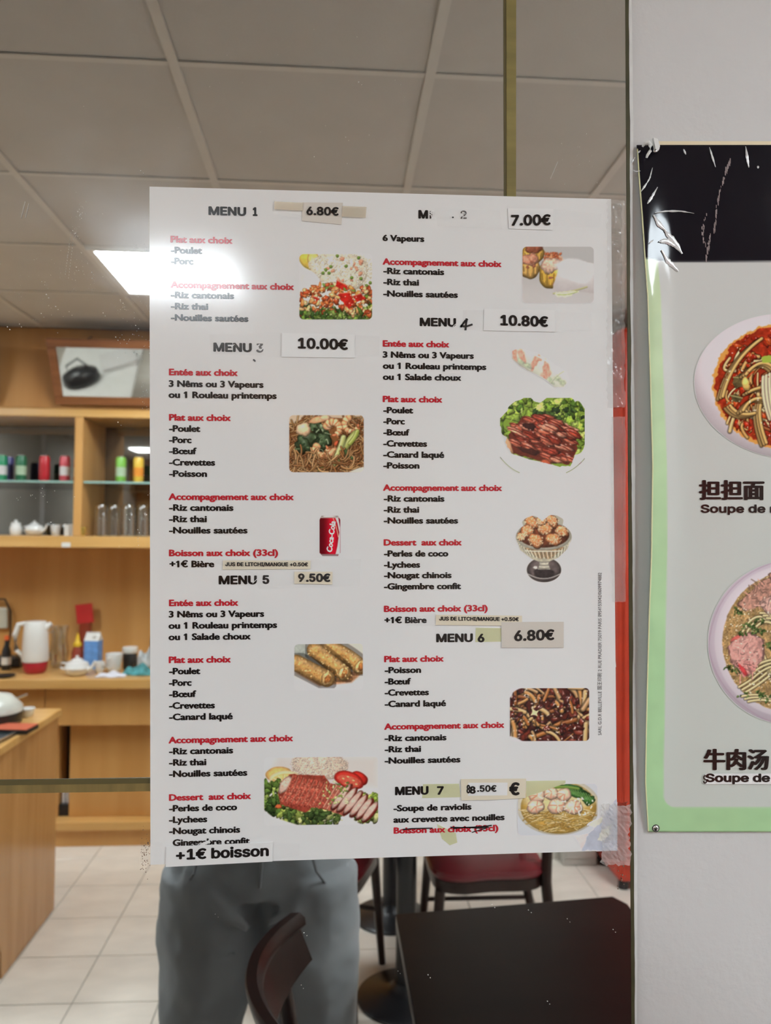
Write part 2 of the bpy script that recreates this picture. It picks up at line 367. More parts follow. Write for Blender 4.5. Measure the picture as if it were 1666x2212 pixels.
# ------------------------------------------------------------------ chairs
def make_chair(label):
    t = thing('dining_chair', label, 'chair')
    n = 40; out = []
    def outline(h, f=0.0):
        pts = []
        for k in range(n):
            a = 2 * math.pi * k / n; c, s = math.cos(a), math.sin(a); e = 0.42
            pts.append((math.copysign(abs(c) ** e, c) * h, math.copysign(abs(s) ** e, s) * (h * (1.0 + (0.03 if c > 0 else -0.05)))))
        return pts
    m = MB(); rings = []
    for h, z in ((0.185, 0.437), (0.203, 0.441), (0.209, 0.452), (0.203, 0.466), (0.175, 0.475), (0.09, 0.479), (0.0005, 0.480)):
        rings.append([m.bm.verts.new((p[0], p[1], z)) for p in outline(h)])
    for i in range(len(rings) - 1):
        for k in range(n): m.bm.faces.new((rings[i][k], rings[i][(k + 1) % n], rings[i + 1][(k + 1) % n], rings[i + 1][k]))
    m.bm.faces.new(rings[0][::-1]); m.bm.faces.new(rings[-1]); m.smooth = True
    m.obj('seat_cushion', M_maroon, t)
    m = MB(); lo = outline(0.200); m.prism(lo, 0.398, 0.4365, 'z'); m.smooth = True; m.obj('seat_frame', M_darkg, t)
    for s in (-1, 1):
        MB().tube([(0.175, s * 0.165, 0.40), (0.19, s * 0.175, 0.2), (0.205, s * 0.185, 0.001)], [0.019, 0.016, 0.013], 10).obj('leg', M_darkg, t)
        MB().tube([(-0.27, s * 0.185, 0.001), (-0.215, s * 0.175, 0.25), (-0.20, s * 0.160, 0.42), (-0.212, s * 0.145, 0.6), (-0.243, s * 0.135, 0.79)], [0.014, 0.018, 0.02, 0.018, 0.014], 10).obj('back_leg', M_darkg, t)
    # curved back panel: thick top rail and thinner face below
    m = MB(); N = 26
    def arc(u, dz, off):
        q = 2 * u - 1
        return Vector((-0.222 - 0.066 * (1 - q * q) - off + (0.874 - dz) * 0.40, q * 0.19, dz))
    prof = [(0.780, 0.0), (0.780, 0.014), (0.85, 0.014), (0.866, 0.012), (0.874, 0.006), (0.874, -0.012), (0.864, -0.018), (0.85, -0.014), (0.84, 0.0)]
    prev = None
    for k in range(N + 1):
        u = k / N; low = 0.018 * (1 - (2 * u - 1) ** 2)
        ring = [m.bm.verts.new(arc(u, z - (low if z < 0.8 else 0), o)) for z, o in prof]
        if prev:
            for q in range(len(prof)): m.bm.faces.new((prev[q], prev[(q + 1) % len(prof)], ring[(q + 1) % len(prof)], ring[q]))
        else: m.bm.faces.new(ring)
        prev = ring
    m.bm.faces.new(prev[::-1]); m.smooth = True; m.obj('backrest', M_darkg, t)
    for s in (-1, 1): MB().tube([(-0.205, s * 0.17, 0.21), (0.188, s * 0.17, 0.21)], 0.009, 8).obj('stretcher', M_darkg, t)
    return t
ch = make_chair('dark chair with curved wooden back pushed up to the nearest table')
ch.location = (0.146, Y(1.400), 0)
for x, z, rz, lb in ((0.55, 2.875, 180, 'dark chair with maroon seat to the right of the long table'),
                     (-0.06, 2.87, 18, 'dark chair half hidden behind the person in grey trousers'),
                     (-1.42, 2.25, 180, 'dark chair with maroon seat before the pale square table'),
                     (-0.885, 1.33, 180, 'dark chair cut off at the bottom left, nearest the serving bar')):
    c = copy_tree(ch); c.location = (x, Y(z), 0); c.rotation_euler = (0, 0, R(rz)); c['label'] = lb
for c in [o for o in COL.objects if o.name.startswith('dining_chair')]: c['group'] = 'dark wooden dining chairs'
# ================================================================== small things on the shelves and counters
M_white = pmat('white_porcelain', (0.80, 0.80, 0.78), 0.15, var=0.03)
M_wplast = pmat('white_plastic', (0.78, 0.77, 0.73), 0.35, var=0.02)
M_silver = pmat('brushed_aluminium', (0.7, 0.7, 0.7), 0.25, metal=1.0, var=0.05)
M_glass = glassm('clear_glass', (0.96, 0.98, 0.97), 0.0, 0.80)
def cm(name, rgb, rough=0.3, **k): return pmat(name, tuple(rgb), rough, **k)
def can(x, Z, z, body, band, label):
    t = thing('drink_can', label, 'can', (x, Y(Z), z), 0, 'slim drink cans on the glass shelf')
    MB().lathe([(0.020, 0.0), (0.023, 0.004), (0.0275, 0.012), (0.0275, 0.128), (0.023, 0.140), (0.0225, 0.1415)], n=20).obj('can_body', body, t)
    MB().lathe([(0.0280, 0.035), (0.0280, 0.085)], n=20).obj('printed_band', band, t)
    MB().lathe([(0.0235, 0.1416), (0.0235, 0.144), (0.021, 0.1442), (0.020, 0.1425), (0.0, 0.1425)], n=20).obj('lid', M_silver, t)
g1 = cm('green_can', (0.02, 0.30, 0.13)); g2 = cm('dark_green_can', (0.02, 0.16, 0.07)); rd = cm('red_can', (0.55, 0.02, 0.03)); pk = cm('pink_red_can', (0.70, 0.10, 0.13))
lg = cm('lime_can', (0.22, 0.55, 0.08)); og = cm('orange_can', (0.85, 0.30, 0.03)); bl = cm('violet_can', (0.10, 0.10, 0.30)); yl = cm('yellow_band', (0.85, 0.55, 0.06)); wh = cm('white_band', (0.75, 0.72, 0.70)); pale = cm('pale_green_band', (0.45, 0.60, 0.40))
ZG = 4.34
def xz(px, Z): return rm(px, 1040, Z).x
for px, b_, s_, lb, dz in ((5, g1, wh, 'bright green drink can at the left end of the glass shelf', 0), (19, bl, bl, 'violet drink can half behind the bright green can', .09),
                       (47, g2, pale, 'dark green drink can with a pale print', 0), (97, rd, rd, 'plain red drink can in the middle of the left shelf', 0),
                       (141, pk, wh, 'pinkish red drink can with white writing band', 0), (171, rd, wh, 'red drink can half hidden by the wooden upright', .08),
                       (262, lg, pale, 'lime green drink can right of the wooden upright', 0), (300, yl, og, 'orange and yellow drink can beside the menu edge', 0)):
    can(xz(px, ZG + dz), ZG + dz, 1.9017, b_, s_, lb)
# crockery on the bottom board
ZB = 4.36; HB = 1.6072
t = thing('tea_jar', 'small white lidded jar leaning at the left on the lower shelf', 'jar', (xz(38, ZB), Y(ZB), HB))
MB().lathe([(0.022, 0), (0.03, 0.01), (0.032, 0.04), (0.024, 0.06)], n=18).obj('jar_body', M_white, t); MB().lathe([(0.026, 0.0605), (0.026, 0.068), (0.008, 0.074), (0.009, 0.084), (0, 0.086)], n=18).obj('lid', M_white, t)
def teapot(x, Z, z, s, rz, label, gr=None):
    t = thing('teapot', label, 'teapot', (x, Y(Z), z), rz, gr)
    MB().lathe([(0.035 * s, 0), (0.055 * s, 0.012 * s), (0.066 * s, 0.04 * s), (0.055 * s, 0.068 * s), (0.032 * s, 0.078 * s)], n=24).obj('pot_body', M_white, t)
    MB().lathe([(0.031 * s, 0.079 * s), (0.022 * s, 0.088 * s), (0.007 * s, 0.092 * s), (0.010 * s, 0.102 * s), (0, 0.106 * s)], n=20).obj('lid', M_white, t)
    MB().tube([(0.058 * s, 0, 0.03 * s), (0.085 * s, 0, 0.045 * s), (0.102 * s, 0, 0.078 * s)], [0.014 * s, 0.009 * s, 0.006 * s], 10).obj('spout', M_white, t)
    MB().tube([(-0.055 * s, 0, 0.06 * s), (-0.088 * s, 0, 0.062 * s), (-0.095 * s, 0, 0.038 * s), (-0.06 * s, 0, 0.022 * s)], 0.005 * s, 8).obj('handle', M_white, t)
    return t
teapot(xz(78, ZB), ZB, HB, 0.78, 0.3, 'squat white porcelain teapot on the lower shelf')
def cup(x, Z, z, r, h, rz, label, mat=None, hd=True, gr=None):
    t = thing('cup', label, 'cup', (x, Y(Z), z), rz, gr); mat = mat or M_white
    MB().lathe([(r * 0.6, 0), (r * 0.75, h * 0.1), (r, h * 0.95), (r, h), (r * 0.92, h), (r * 0.68, h * 0.15), (0, h * 0.12)], n=22).obj('cup_body', mat, t)
    if hd: MB().tube([(r * 0.85, 0, h * 0.82), (r * 1.45, 0, h * 0.8), (r * 1.5, 0, h * 0.4), (r * 0.78, 0, h * 0.25)], 0.004, 8).obj('handle', mat, t)
    return t
cup(xz(124, ZB), ZB, HB, 0.028, 0.06, 1.6, 'plain white cup between the teapot and the small white boxes')
for k, px in enumerate((150, 163)):
    t = thing('small_box', 'small white box, %s of the two beside the upright' % ('left' if k == 0 else 'right'), 'box', (xz(px, 4.30), Y(4.30), HB))
    MB().box((0, 0, 0.028), (0.03, 0.03, 0.056), 0.002).obj('box_body', M_wplast, t); MB().box((0, 0, 0.0595), (0.032, 0.032, 0.006), 0.001).obj('lid', M_wplast, t)
M_gold = pmat('gold_metal', (0.75, 0.50, 0.12), 0.25, metal=0.8, var=0.1)
cup(xz(183, 4.235), 4.235, HB, 0.018, 0.05, 0, 'little gold cup at the foot of the wooden upright', M_gold, False)
t = thing('price_tag', 'small white price tag clipped on the front edge of the shelf board', 'tag', (xz(146, 4.21), Y(4.2165), 1.548))
MB().box((0, 0, 0.012), (0.045, 0.002, 0.024)).obj('tag_card', M_wplast, t); MB().box((0, 0.0015, 0.022), (0.02, 0.002, 0.006)).obj('clip', M_wplast, t)
for k, px in enumerate((222, 250, 281, 312)):
    Z = 4.33 + 0.05 * (k % 2)
    lbs = ['clear glass tumbler nearest the wooden upright on the lower shelf', 'second clear glass tumbler from the wooden upright', 'third clear glass tumbler from the wooden upright', 'clear glass tumbler closest to the menu edge']
    t = thing('glass_tumbler', lbs[k], 'glass', (xz(px, Z), Y(Z), HB), 0, 'upturned clear tumblers on the lower shelf')
    MB().lathe([(0.036, 0.0), (0.035, 0.07), (0.033, 0.155), (0.026, 0.172), (0.0, 0.176)], n=24).obj('glass_bowl', M_glass, t)
    MB().lathe([(0.037, 0.0), (0.0375, 0.006), (0.035, 0.007)], n=24).obj('rim', M_glass, t)
# things on the back counter
HC = 0.8782
t = thing('electric_kettle', 'tall white jug kettle on a red base', 'kettle', (xz(86, 4.24), Y(4.24), HC), math.pi)
M_rplast = pmat('red_plastic', (0.45, 0.01, 0.03), 0.3, var=0.05)
MB().lathe([(0.045, 0), (0.058, 0.015), (0.062, 0.05), (0.06, 0.062)], n=24).obj('red_base', M_rplast, t)
MB().lathe([(0.066, 0.063), (0.068, 0.08), (0.062, 0.2), (0.056, 0.262), (0.05, 0.272), (0.0, 0.276)], n=28).obj('jug', M_wplast, t)
MB().tube([(0.05, 0, 0.262), (0.09, 0, 0.255), (0.108, 0, 0.2), (0.10, 0, 0.12), (0.062, 0, 0.085)], [0.012, 0.014, 0.014, 0.013, 0.011], 12).obj('handle', M_wplast, t)
MB().tube([(-0.045, 0, 0.235), (-0.078, 0, 0.262)], [0.022, 0.012], 10).obj('spout', M_wplast, t)
t = thing('glass_pitcher', 'clear glass pitcher standing right of the white kettle', 'pitcher', (xz(134, 4.40), Y(4.42), HC), math.pi - 0.9)
MB().lathe([(0.035, 0.002), (0.045, 0.01), (0.052, 0.08), (0.044, 0.16), (0.05, 0.225), (0.048, 0.226), (0.041, 0.16), (0.048, 0.08), (0.04, 0.014), (0, 0.01)], n=26).obj('pitcher_body', M_glass, t)
MB().tube([(0.046, 0, 0.2), (0.085, 0, 0.19), (0.088, 0, 0.1), (0.05, 0, 0.06)], 0.006, 10).obj('handle', M_glass, t)
t = thing('sauce_bottle', 'brown sauce bottle with pointed yellow cap', 'bottle', (xz(176, 4.36), Y(4.36), HC))
M_sauce = cm('chilli_sauce', (0.30, 0.04, 0.015)); M_yel = cm('yellow_plastic', (0.85, 0.55, 0.03))
MB().lathe([(0.028, 0), (0.031, 0.01), (0.031, 0.09), (0.022, 0.115), (0.019, 0.122)], n=20).obj('bottle_body', M_sauce, t)
MB().lathe([(0.022, 0.123), (0.022, 0.14), (0.012, 0.150), (0.010, 0.17), (0.003, 0.195), (0, 0.196)], n=20).obj('cap', M_yel, t)
t = thing('red_card', 'square red card leaning on the wood panel behind the sauce bottle', 'card', (xz(186, 4.52), Y(4.55), 1.10))
MB().box((0, 0, 0.06), (0.095, 0.004, 0.11), rot=Matrix.Rotation(R(-7), 3, 'Y')).obj('card_sheet', cm('red_paper', (0.60, 0.015, 0.015), 0.6), t)
MB().span((-0.03, -0.04, -0.2218), (0.03, 0.0, 0.01), 0.003).obj('card_holder', M_sauce, t)
t = thing('milk_carton', 'blue carton with a white top beside the sauce bottle', 'carton', (xz(210, 4.36), Y(4.36), HC), 0.15)
M_blue = cm('blue_carton', (0.13, 0.33, 0.72), 0.45, var=0.2, scale=30)
MB().span((-0.04, -0.03, 0.0), (0.04, 0.03, 0.155), 0.002).obj('carton_body', M_blue, t)
MB().prism([(-0.03, 0.156), (0.03, 0.156), (0.004, 0.19), (0.004, 0.2), (-0.004, 0.2), (-0.004, 0.19)], -0.04, 0.04, 'x').obj('gable_top', M_wplast, t)
MB().lathe([(0.012, 0.0), (0.012, 0.012), (0, 0.013)], (0.015, 0.016, 0.172), 12).obj('cap', M_wplast, t)
teapot(xz(176, 4.17), 4.17, HC, 0.98, 0.2, 'white porcelain teapot lying before the blue carton')
cup(xz(224, 4.235), 4.235, HC, 0.026, 0.06, 0.5, 'small white cup between teapot and tall mug')
cup(xz(255, 4.25), 4.25, HC, 0.045, 0.10, math.pi - 1.2, 'white mug with its handle to the left')
t = thing('jar', 'white jar with a black band standing right of the mug', 'jar', (xz(289, 4.34), Y(4.34), HC))
MB().lathe([(0.035, 0), (0.038, 0.01), (0.038, 0.08), (0.034, 0.09)], n=20).obj('jar_body', M_blackm, t); MB().lathe([(0.038, 0.091), (0.042, 0.1), (0.040, 0.122), (0, 0.126)], n=20).obj('lid', M_wplast, t)
def cloth(name, label, x, Z, z, sx, sy, h, mat, seed):
    rs = np.random.RandomState(seed); n = 18; v = []; f = []
    for j in range(n + 1):
        for i in range(n + 1):
            a, b = i / n - 0.5, j / n - 0.5
            e = max(0, 1 - (2 * max(abs(a), abs(b))) ** 3)
            v.append((a * sx * (1 + 0.1 * math.sin(9 * b + seed)), b * sy * (1 + 0.12 * math.sin(8 * a)), 0.003 + h * e * (0.5 + 0.5 * math.sin(11 * a + 6 * b + seed) * math.cos(9 * b + seed))))
    for j in range(n):
        for i in range(n):
            k = j * (n + 1) + i; f.append((k, k + 1, k + n + 2, k + n + 1))
    o = shift(v, f, name, mat, None, True); o.location = (x, Y(Z), z); tag(o, label, 'cloth')
    sd = o.modifiers.new('thickness', 'SOLIDIFY'); sd.thickness = 0.003
    return o
cloth('dish_cloth', 'crumpled teal cloth on the counter beside the menu edge', xz(308, 4.2), 4.2, HC, 0.15, 0.12, 0.06, cm('teal_cloth', (0.08, 0.30, 0.32), 0.9, var=0.4, scale=30), 3)
cloth('paper_towel', 'crumpled white paper towel lying before the mug', xz(250, 4.13), 4.12, HC, 0.14, 0.06, 0.03, cm('white_paper', (0.72, 0.72, 0.80), 0.9, var=0.1), 5)
cloth('plastic_wrap', 'pale grey crumpled bag behind the teal cloth', xz(330, 4.46), 4.46, HC, 0.14, 0.10, 0.13, cm('grey_film', (0.6, 0.64, 0.64), 0.25, var=0.2), 8)
t = thing('small_bottle', 'small dark bottle with an orange-red cap at the left of the counter', 'bottle', (xz(24, 4.33), Y(4.33), HC))
MB().lathe([(0.022, 0), (0.024, 0.01), (0.024, 0.10), (0.01, 0.14), (0.01, 0.16)], n=16).obj('bottle_body', M_blackm, t); MB().lathe([(0.012, 0.161), (0.012, 0.185), (0, 0.187)], n=14).obj('cap', cm('orange_cap', (0.8, 0.15, 0.04)), t)
MB().lathe([(0.0248, 0.03), (0.0248, 0.07)], n=16).obj('bottle_label', M_wplast, t)
t = thing('appliance_base', 'low black appliance base left of the kettle', 'appliance', (xz(30, 4.42), Y(4.45), HC))
MB().span((-0.13, -0.05, 0), (0.07, 0.06, 0.05), 0.01).obj('base_body', M_blackm, t); MB().span((-0.10, -0.04, 0.0505), (0.04, 0.04, 0.058), 0.003).obj('plate', M_blackm, t)
t = thing('saucer', 'small black dish on the counter edge left of the kettle', 'dish', (xz(22, 4.12), Y(4.12), HC))
MB().lathe([(0.03, 0), (0.05, 0.008), (0.052, 0.012), (0.03, 0.005), (0, 0.004)], n=22).obj('dish_body', M_blackm, t)
t = thing('wall_socket', 'cream wall socket box with a looped dark cable on the wood panel', 'socket', (xz(6, 4.58), Y(4.598), 1.11))
MB().span((-0.05, 0, -0.04), (0.05, 0.03, 0.08), 0.008).obj('socket_box', cm('cream_plastic', (0.6, 0.6, 0.5)), t)
MB().tube([(-0.05, 0.02, 0.08), (-0.02, 0.04, 0.13), (0.04, 0.04, 0.13), (0.07, 0.03, 0.06), (0.07, 0.025, -0.06), (0.06, 0.03, -0.16)], 0.006, 8).obj('cable', M_blackm, t)
# things on the serving bar
HT = 0.8583
t = thing('cooking_pot', 'black pot with a pale domed lid on the serving bar', 'pot', (xz(-8, 3.22), Y(3.22), HT))
MB().lathe([(0.09, 0), (0.12, 0.01), (0.125, 0.045), (0.125, 0.05)], n=28).obj('pot_body', M_blackm, t)
MB().lathe([(0.124, 0.0505), (0.12, 0.07), (0.08, 0.11), (0.02, 0.125), (0, 0.126)], n=28).obj('lid', cm('pale_lid', (0.62, 0.62, 0.55), 0.25), t)
MB().lathe([(0.008, 0.124), (0.016, 0.14), (0.012, 0.15), (0, 0.152)], n=14).obj('knob', M_blackm, t)
t = thing('ladle', 'steel ladle resting behind the pot', 'ladle', (xz(46, 3.40), Y(3.40), HT))
MB().tube([(0.05, 0, 0.08), (0.0, 0, 0.06), (-0.1, 0, 0.012)], [0.006, 0.005, 0.005], 8).obj('handle', M_silver, t)
MB().lathe([(0.005, 0.0), (0.03, 0.008), (0.035, 0.022), (0.033, 0.022), (0.02, 0.008), (0, 0.006)], (-0.12, 0, 0.0), 18).obj('bowl', M_silver, t)
t = thing('serving_tray', 'dark flat tray at the front edge of the serving bar', 'tray', (xz(-22, 3.0), Y(2.985), HT), 0.1)
MB().span((-0.13, -0.09, 0), (0.10, 0.09, 0.006), 0.004).obj('tray_base', cm('dark_tray', (0.03, 0.04, 0.045), 0.25), t)
m = MB()
for a, b in (((-0.13, 0.085), (0.10, 0.09)), ((-0.13, -0.09), (0.10, -0.085)), ((0.095, -0.084), (0.10, 0.084))): m.span((*a, 0.0062), (*b, 0.014))
m.obj('rim', M_silver, t)
t = thing('napkin_box', 'flat red-orange box on the dark tray stack', 'box', (xz(44, 3.10), Y(3.10), HT), 0.1)
MB().span((-0.07, -0.05, 0), (0.075, 0.05, 0.016), 0.003).obj('box_body', M_blackm, t); MB().span((-0.068, -0.048, 0.0162), (0.073, 0.048, 0.020), 0.001).obj('lid', cm('orange_red_card', (0.55, 0.12, 0.06), 0.5), t)
cup(xz(72, 3.34), 3.34, HT, 0.03, 0.035, 0, 'low white bowl on the serving bar behind the red box', None, False)

# ================================================================== the photographer
def loft(bm, rings, n=24):
    """rings: (centre, rx, ry, up-axis tangent) -> closed tube"""
    prev = None; first = None
    for c, rx, ry, tz in rings:
        c = Vector(c); t = Vector(tz).normalized(); u = Vector((1, 0, 0)); u = (u - t * u.dot(t)).normalized(); v = t.cross(u)
        ring = [bm.verts.new(c + u * rx * math.cos(2 * math.pi * k / n) + v * ry * math.sin(2 * math.pi * k / n)) for k in range(n)]
        if prev:
            for k in range(n): bm.faces.new((prev[k], prev[(k + 1) % n], ring[(k + 1) % n], ring[k]))
        else: bm.faces.new(ring[::-1]); first = ring
        prev = ring
    bm.faces.new(prev)
def limb(bm, pts, rad, n=16):
    pts = [Vector(p) for p in pts]; rings = []
    prev = None
    for i, p in enumerate(pts):
        t = (pts[min(i + 1, len(pts) - 1)] - pts[max(i - 1, 0)]).normalized()
        a = Vector((0, 1, 0)) if abs(t.y) < 0.9 else Vector((0, 0, 1)); u = t.cross(a).normalized(); v = t.cross(u)
        ring = [bm.verts.new(p + (u * math.cos(2 * math.pi * k / n) + v * math.sin(2 * math.pi * k / n)) * rad[i]) for k in range(n)]
        if prev:
            for k in range(n): bm.faces.new((prev[k], prev[(k + 1) % n], ring[(k + 1) % n], ring[k]))
        else: bm.faces.new(ring[::-1])
        prev = ring
    bm.faces.new(prev)
    for p, r in ((pts[0], rad[0]), (pts[-1], rad[-1])):
        bmesh.ops.create_uvsphere(bm, u_segments=14, v_segments=10, radius=r, matrix=Matrix.Translation(p))
def ball(bm, c, r, s=(1, 1, 1)):
    bmesh.ops.create_uvsphere(bm, u_segments=20, v_segments=14, radius=r, matrix=Matrix.Translation(c) @ Matrix.Diagonal((*s, 1)))
def fused(name, bm, mat, parent, vox, smooth=4):
    bmesh.ops.recalc_face_normals(bm, faces=bm.faces[:])
    me = bpy.data.meshes.new(name); bm.to_mesh(me); bm.free(); me.materials.append(mat)
    o = bpy.data.objects.new(name, me); COL.objects.link(o); o.parent = parent
    r = o.modifiers.new('fuse', 'REMESH'); r.mode = 'VOXEL'; r.voxel_size = vox; r.use_smooth_shade = True
    if smooth: s = o.modifiers.new('soften', 'SMOOTH'); s.iterations = smooth; s.factor = 0.5
    return o
M_skin = pmat('skin', (0.55, 0.32, 0.22), 0.5, var=0.06, scale=14)
M_pants = pmat('grey_fleece', (0.38, 0.41, 0.43), 0.95, var=0.10, scale=5, bump=0.003, bscale=7)
M_sweat = pmat('charcoal_knit', (0.06, 0.065, 0.075), 0.95, var=0.1, scale=9, bump=0.002, bscale=30)
M_hair = pmat('dark_hair', (0.025, 0.017, 0.012), 0.55, var=0.3, scale=60, stretch=(8, 8, 1))
M_shoe = pmat('white_sneaker', (0.6, 0.6, 0.58), 0.5, var=0.04)
PX, PYy = -0.165, Y(1.82)
pe = thing('person', 'person in grey sweatpants and dark sweater holding up a phone to photograph the mirror', 'person', (PX, PYy, 0))
# body (local: facing +y, x to the picture's right)
bm = bmesh.new()
hipL, hipR = (-0.105, 0, 0.90), (0.105, 0, 0.90)
for s in (-1, 1):
    limb(bm, [(s * 0.10, 0, 0.90), (s * 0.115, 0.01, 0.70), (s * 0.125, 0.015, 0.50), (s * 0.13, -0.005, 0.33), (s * 0.135, -0.02, 0.10)], [0.088, 0.078, 0.056, 0.054, 0.036])
    limb(bm, [(s * 0.135, -0.045, 0.045), (s * 0.145, 0.05, 0.038), (s * 0.155, 0.135, 0.03)], [0.038, 0.038, 0.028])
loft(bm, [((0, 0, 0.86), .14, .10, (0, 0, 1)), ((0, 0, 0.95), .165, .11, (0, 0, 1)), ((0, 0, 1.08), .14, .10, (0, 0, 1)), ((0, 0, 1.25), .165, .115, (0, 0, 1)), ((0, -0.01, 1.38), .175, .10, (0, 0, 1)), ((0, -0.015, 1.44), .12, .075, (0, 0, 1)), ((0, -0.01, 1.48), .06, .055, (0, 0, 1))])
limb(bm, [(0, -0.012, 1.46), (0, 0.005, 1.56)], [0.056, 0.052])
# arms reach forward and up to the phone in front of the face
HAND = {1: Vector((0.213, 0.425, 1.585)), -1: Vector((0.117, 0.425, 1.585))}
for s in (-1, 1):
    hx = HAND[s]
    sh = Vector((s * 0.185, -0.01, 1.40)); el = Vector((s * 0.235 + 0.03, 0.155, 1.20)) if s > 0 else Vector((-0.13, 0.20, 1.20)); wr = hx + Vector((s * 0.045, -0.045, -0.075))
    limb(bm, [sh, (sh + el) / 2, el, (el + wr) / 2, wr], [0.056, 0.048, 0.042, 0.036, 0.026])
    palm = [wr, hx + Vector((s * 0.035, -0.032, -0.035)), hx + Vector((s * 0.030, -0.025, 0.0))]
    limb(bm, palm, [0.026, 0.03, 0.026])
    for q, (dz, ln) in enumerate(((0.038, 0.066), (0.016, 0.074), (-0.006, 0.07), (-0.028, 0.056))):
        a = hx + Vector((s * 0.034, -0.028, dz - 0.005)); b = hx + Vector((s * 0.012, 0.004 - 0.022, dz + 0.004)); c = hx + Vector((-s * (ln - 0.052), -0.018, dz + 0.008))
        b = hx + Vector((s * 0.024, -0.008, dz)); c = hx + Vector((s * 0.004, -0.004, dz + 0.003))
        limb(bm, [a, b, c], [0.0095, 0.009, 0.0075], 8)
    limb(bm, [hx + Vector((s * 0.04, -0.045, -0.03)), hx + Vector((s * 0.02, -0.045, -0.005)), hx + Vector((-s * 0.004, -0.036, 0.012))], [0.013, 0.011, 0.0085], 8)
# head with face
hc = Vector((0.02, 0.03, 1.675))
ball(bm, hc + Vector((0, -0.012, 0.02)), 0.092, (0.84, 1.05, 1.0)); ball(bm, hc + Vector((0, 0.022, -0.05)), 0.062, (0.92, 1.0, 1.05))
limb(bm, [hc + Vector((0, 0.083, 0.0)), hc + Vector((0, 0.106, -0.032))], [0.009, 0.013], 8)
limb(bm, [hc + Vector((-0.02, 0.078, -0.062)), hc + Vector((0, 0.084, -0.062)), hc + Vector((0.02, 0.078, -0.062))], [0.006, 0.0085, 0.006], 8)
for s in (-1, 1):
    ball(bm, hc + Vector((s * 0.078, -0.01, -0.008)), 0.026, (0.35, 0.7, 1.15)); ball(bm, hc + Vector((s * 0.031, 0.072, 0.018)), 0.018, (1.3, 0.6, 0.55))
body = fused('body', bm, M_skin, pe, 0.0075, 3)
for s in (-1, 1):
    e = MB().lathe([(0, -0.011), (0.008, -0.008), (0.011, 0), (0.008, 0.008), (0, 0.011)], hc + Vector((s * 0.031, 0.079, 0.012)), 14).obj('eye', M_white, pe)
    MB().lathe([(0.0, 0), (0.0048, 0.0), (0.0, 0.002)], hc + Vector((s * 0.031, 0.0895, 0.012)), 12, rot=Matrix.Rotation(R(-90), 3, 'X')).obj('iris', M_hair, e)
bm = bmesh.new(); ball(bm, hc + Vector((0, -0.026, 0.042)), 0.098, (0.90, 1.02, 0.92)); ball(bm, hc + Vector((0, -0.06, -0.005)), 0.075, (1.0, 0.75, 1.1)); ball(bm, hc + Vector((0, 0.035, 0.088)), 0.05, (1.3, 1.0, 0.5))
fused('hair', bm, M_hair, pe, 0.008, 2)
# sweatpants: wide soft legs, pockets, folds
bm = bmesh.new()
loft(bm, [((0, 0, 0.84), .195, .125, (0, 0, 1)), ((0, 0, 0.90), .205, .135, (0, 0, 1)), ((0, 0, 0.97), .192, .130, (0, 0, 1)), ((0, 0, 1.04), .175, .122, (0, 0, 1)), ((0, 0, 1.05), .172, .12, (0, 0, 1))], 32)
def leg_r(s): return [((s * 0.108, 0, 0.88), .115, .128, (0, 0, 1)), ((s * 0.113, 0.004, 0.79), .113, .128, (0, 0, 1)), ((s * 0.112, 0.010, 0.70), .113, .122, (0, 0, 1)), ((s * 0.118, 0.016, 0.60), .102, .110, (0, 0, 1)),
    ((s * 0.126, 0.02, 0.50), .090, .098, (0, 0, 1)), ((s * 0.130, 0.008, 0.36), .077, .09, (0, 0, 1)), ((s * 0.135, -0.01, 0.2), .066, .075, (0, 0, 1)), ((s * 0.137, -0.02, 0.11), .055, .06, (0, 0, 1)), ((s * 0.137, -0.02, 0.085), .046, .052, (0, 0, 1))]
for s in (-1, 1): loft(bm, leg_r(s), 28)
limb(bm, [(-0.02, 0.120, 0.79), (-0.08, 0.126, 0.84), (-0.15, 0.105, 0.90)], [0.012, 0.018, 0.01], 8); limb(bm, [(-0.04, 0.122, 0.74), (-0.10, 0.126, 0.745), (-0.17, 0.10, 0.76)], [0.008, 0.011, 0.008], 8)
limb(bm, [(0.03, 0.118, 0.80), (0.09, 0.125, 0.83), (0.15, 0.10, 0.86)], [0.012, 0.014, 0.01], 8)
limb(bm, [(0.17, 0.055, 0.80), (0.165, 0.06, 0.70), (0.16, 0.05, 0.60)], [0.02, 0.022, 0.018], 8)
pants = fused('sweatpants', bm, M_pants, pe, 0.009, 5)
tx = bpy.data.textures.new('fold_noise', 'CLOUDS'); tx.noise_scale = 0.13; tx.noise_depth = 2
dm = pants.modifiers.new('folds', 'DISPLACE'); dm.texture = tx; dm.strength = 0.03; dm.mid_level = 0.5
MB().tube([(0.118, 0.128, 0.955), (0.13, 0.125, 0.91), (0.152, 0.112, 0.875), (0.182, 0.084, 0.858), (0.196, 0.06, 0.853)], 0.0028, 8).obj('pocket_seam', pmat('seam_grey', (0.26, 0.27, 0.28), 0.9), pe)
MB().tube([(-0.118, 0.128, 0.955), (-0.13, 0.125, 0.91), (-0.152, 0.112, 0.875), (-0.182, 0.084, 0.858), (-0.196, 0.06, 0.853)], 0.0028, 8).obj('pocket_seam', MATS['seam_grey'], pe)
MB().tube([(0.012, 0.137, 0.99), (0.014, 0.142, 0.93), (0.011, 0.142, 0.885)], 0.003, 8).obj('drawstring', MATS['seam_grey'], pe)
bm = bmesh.new()
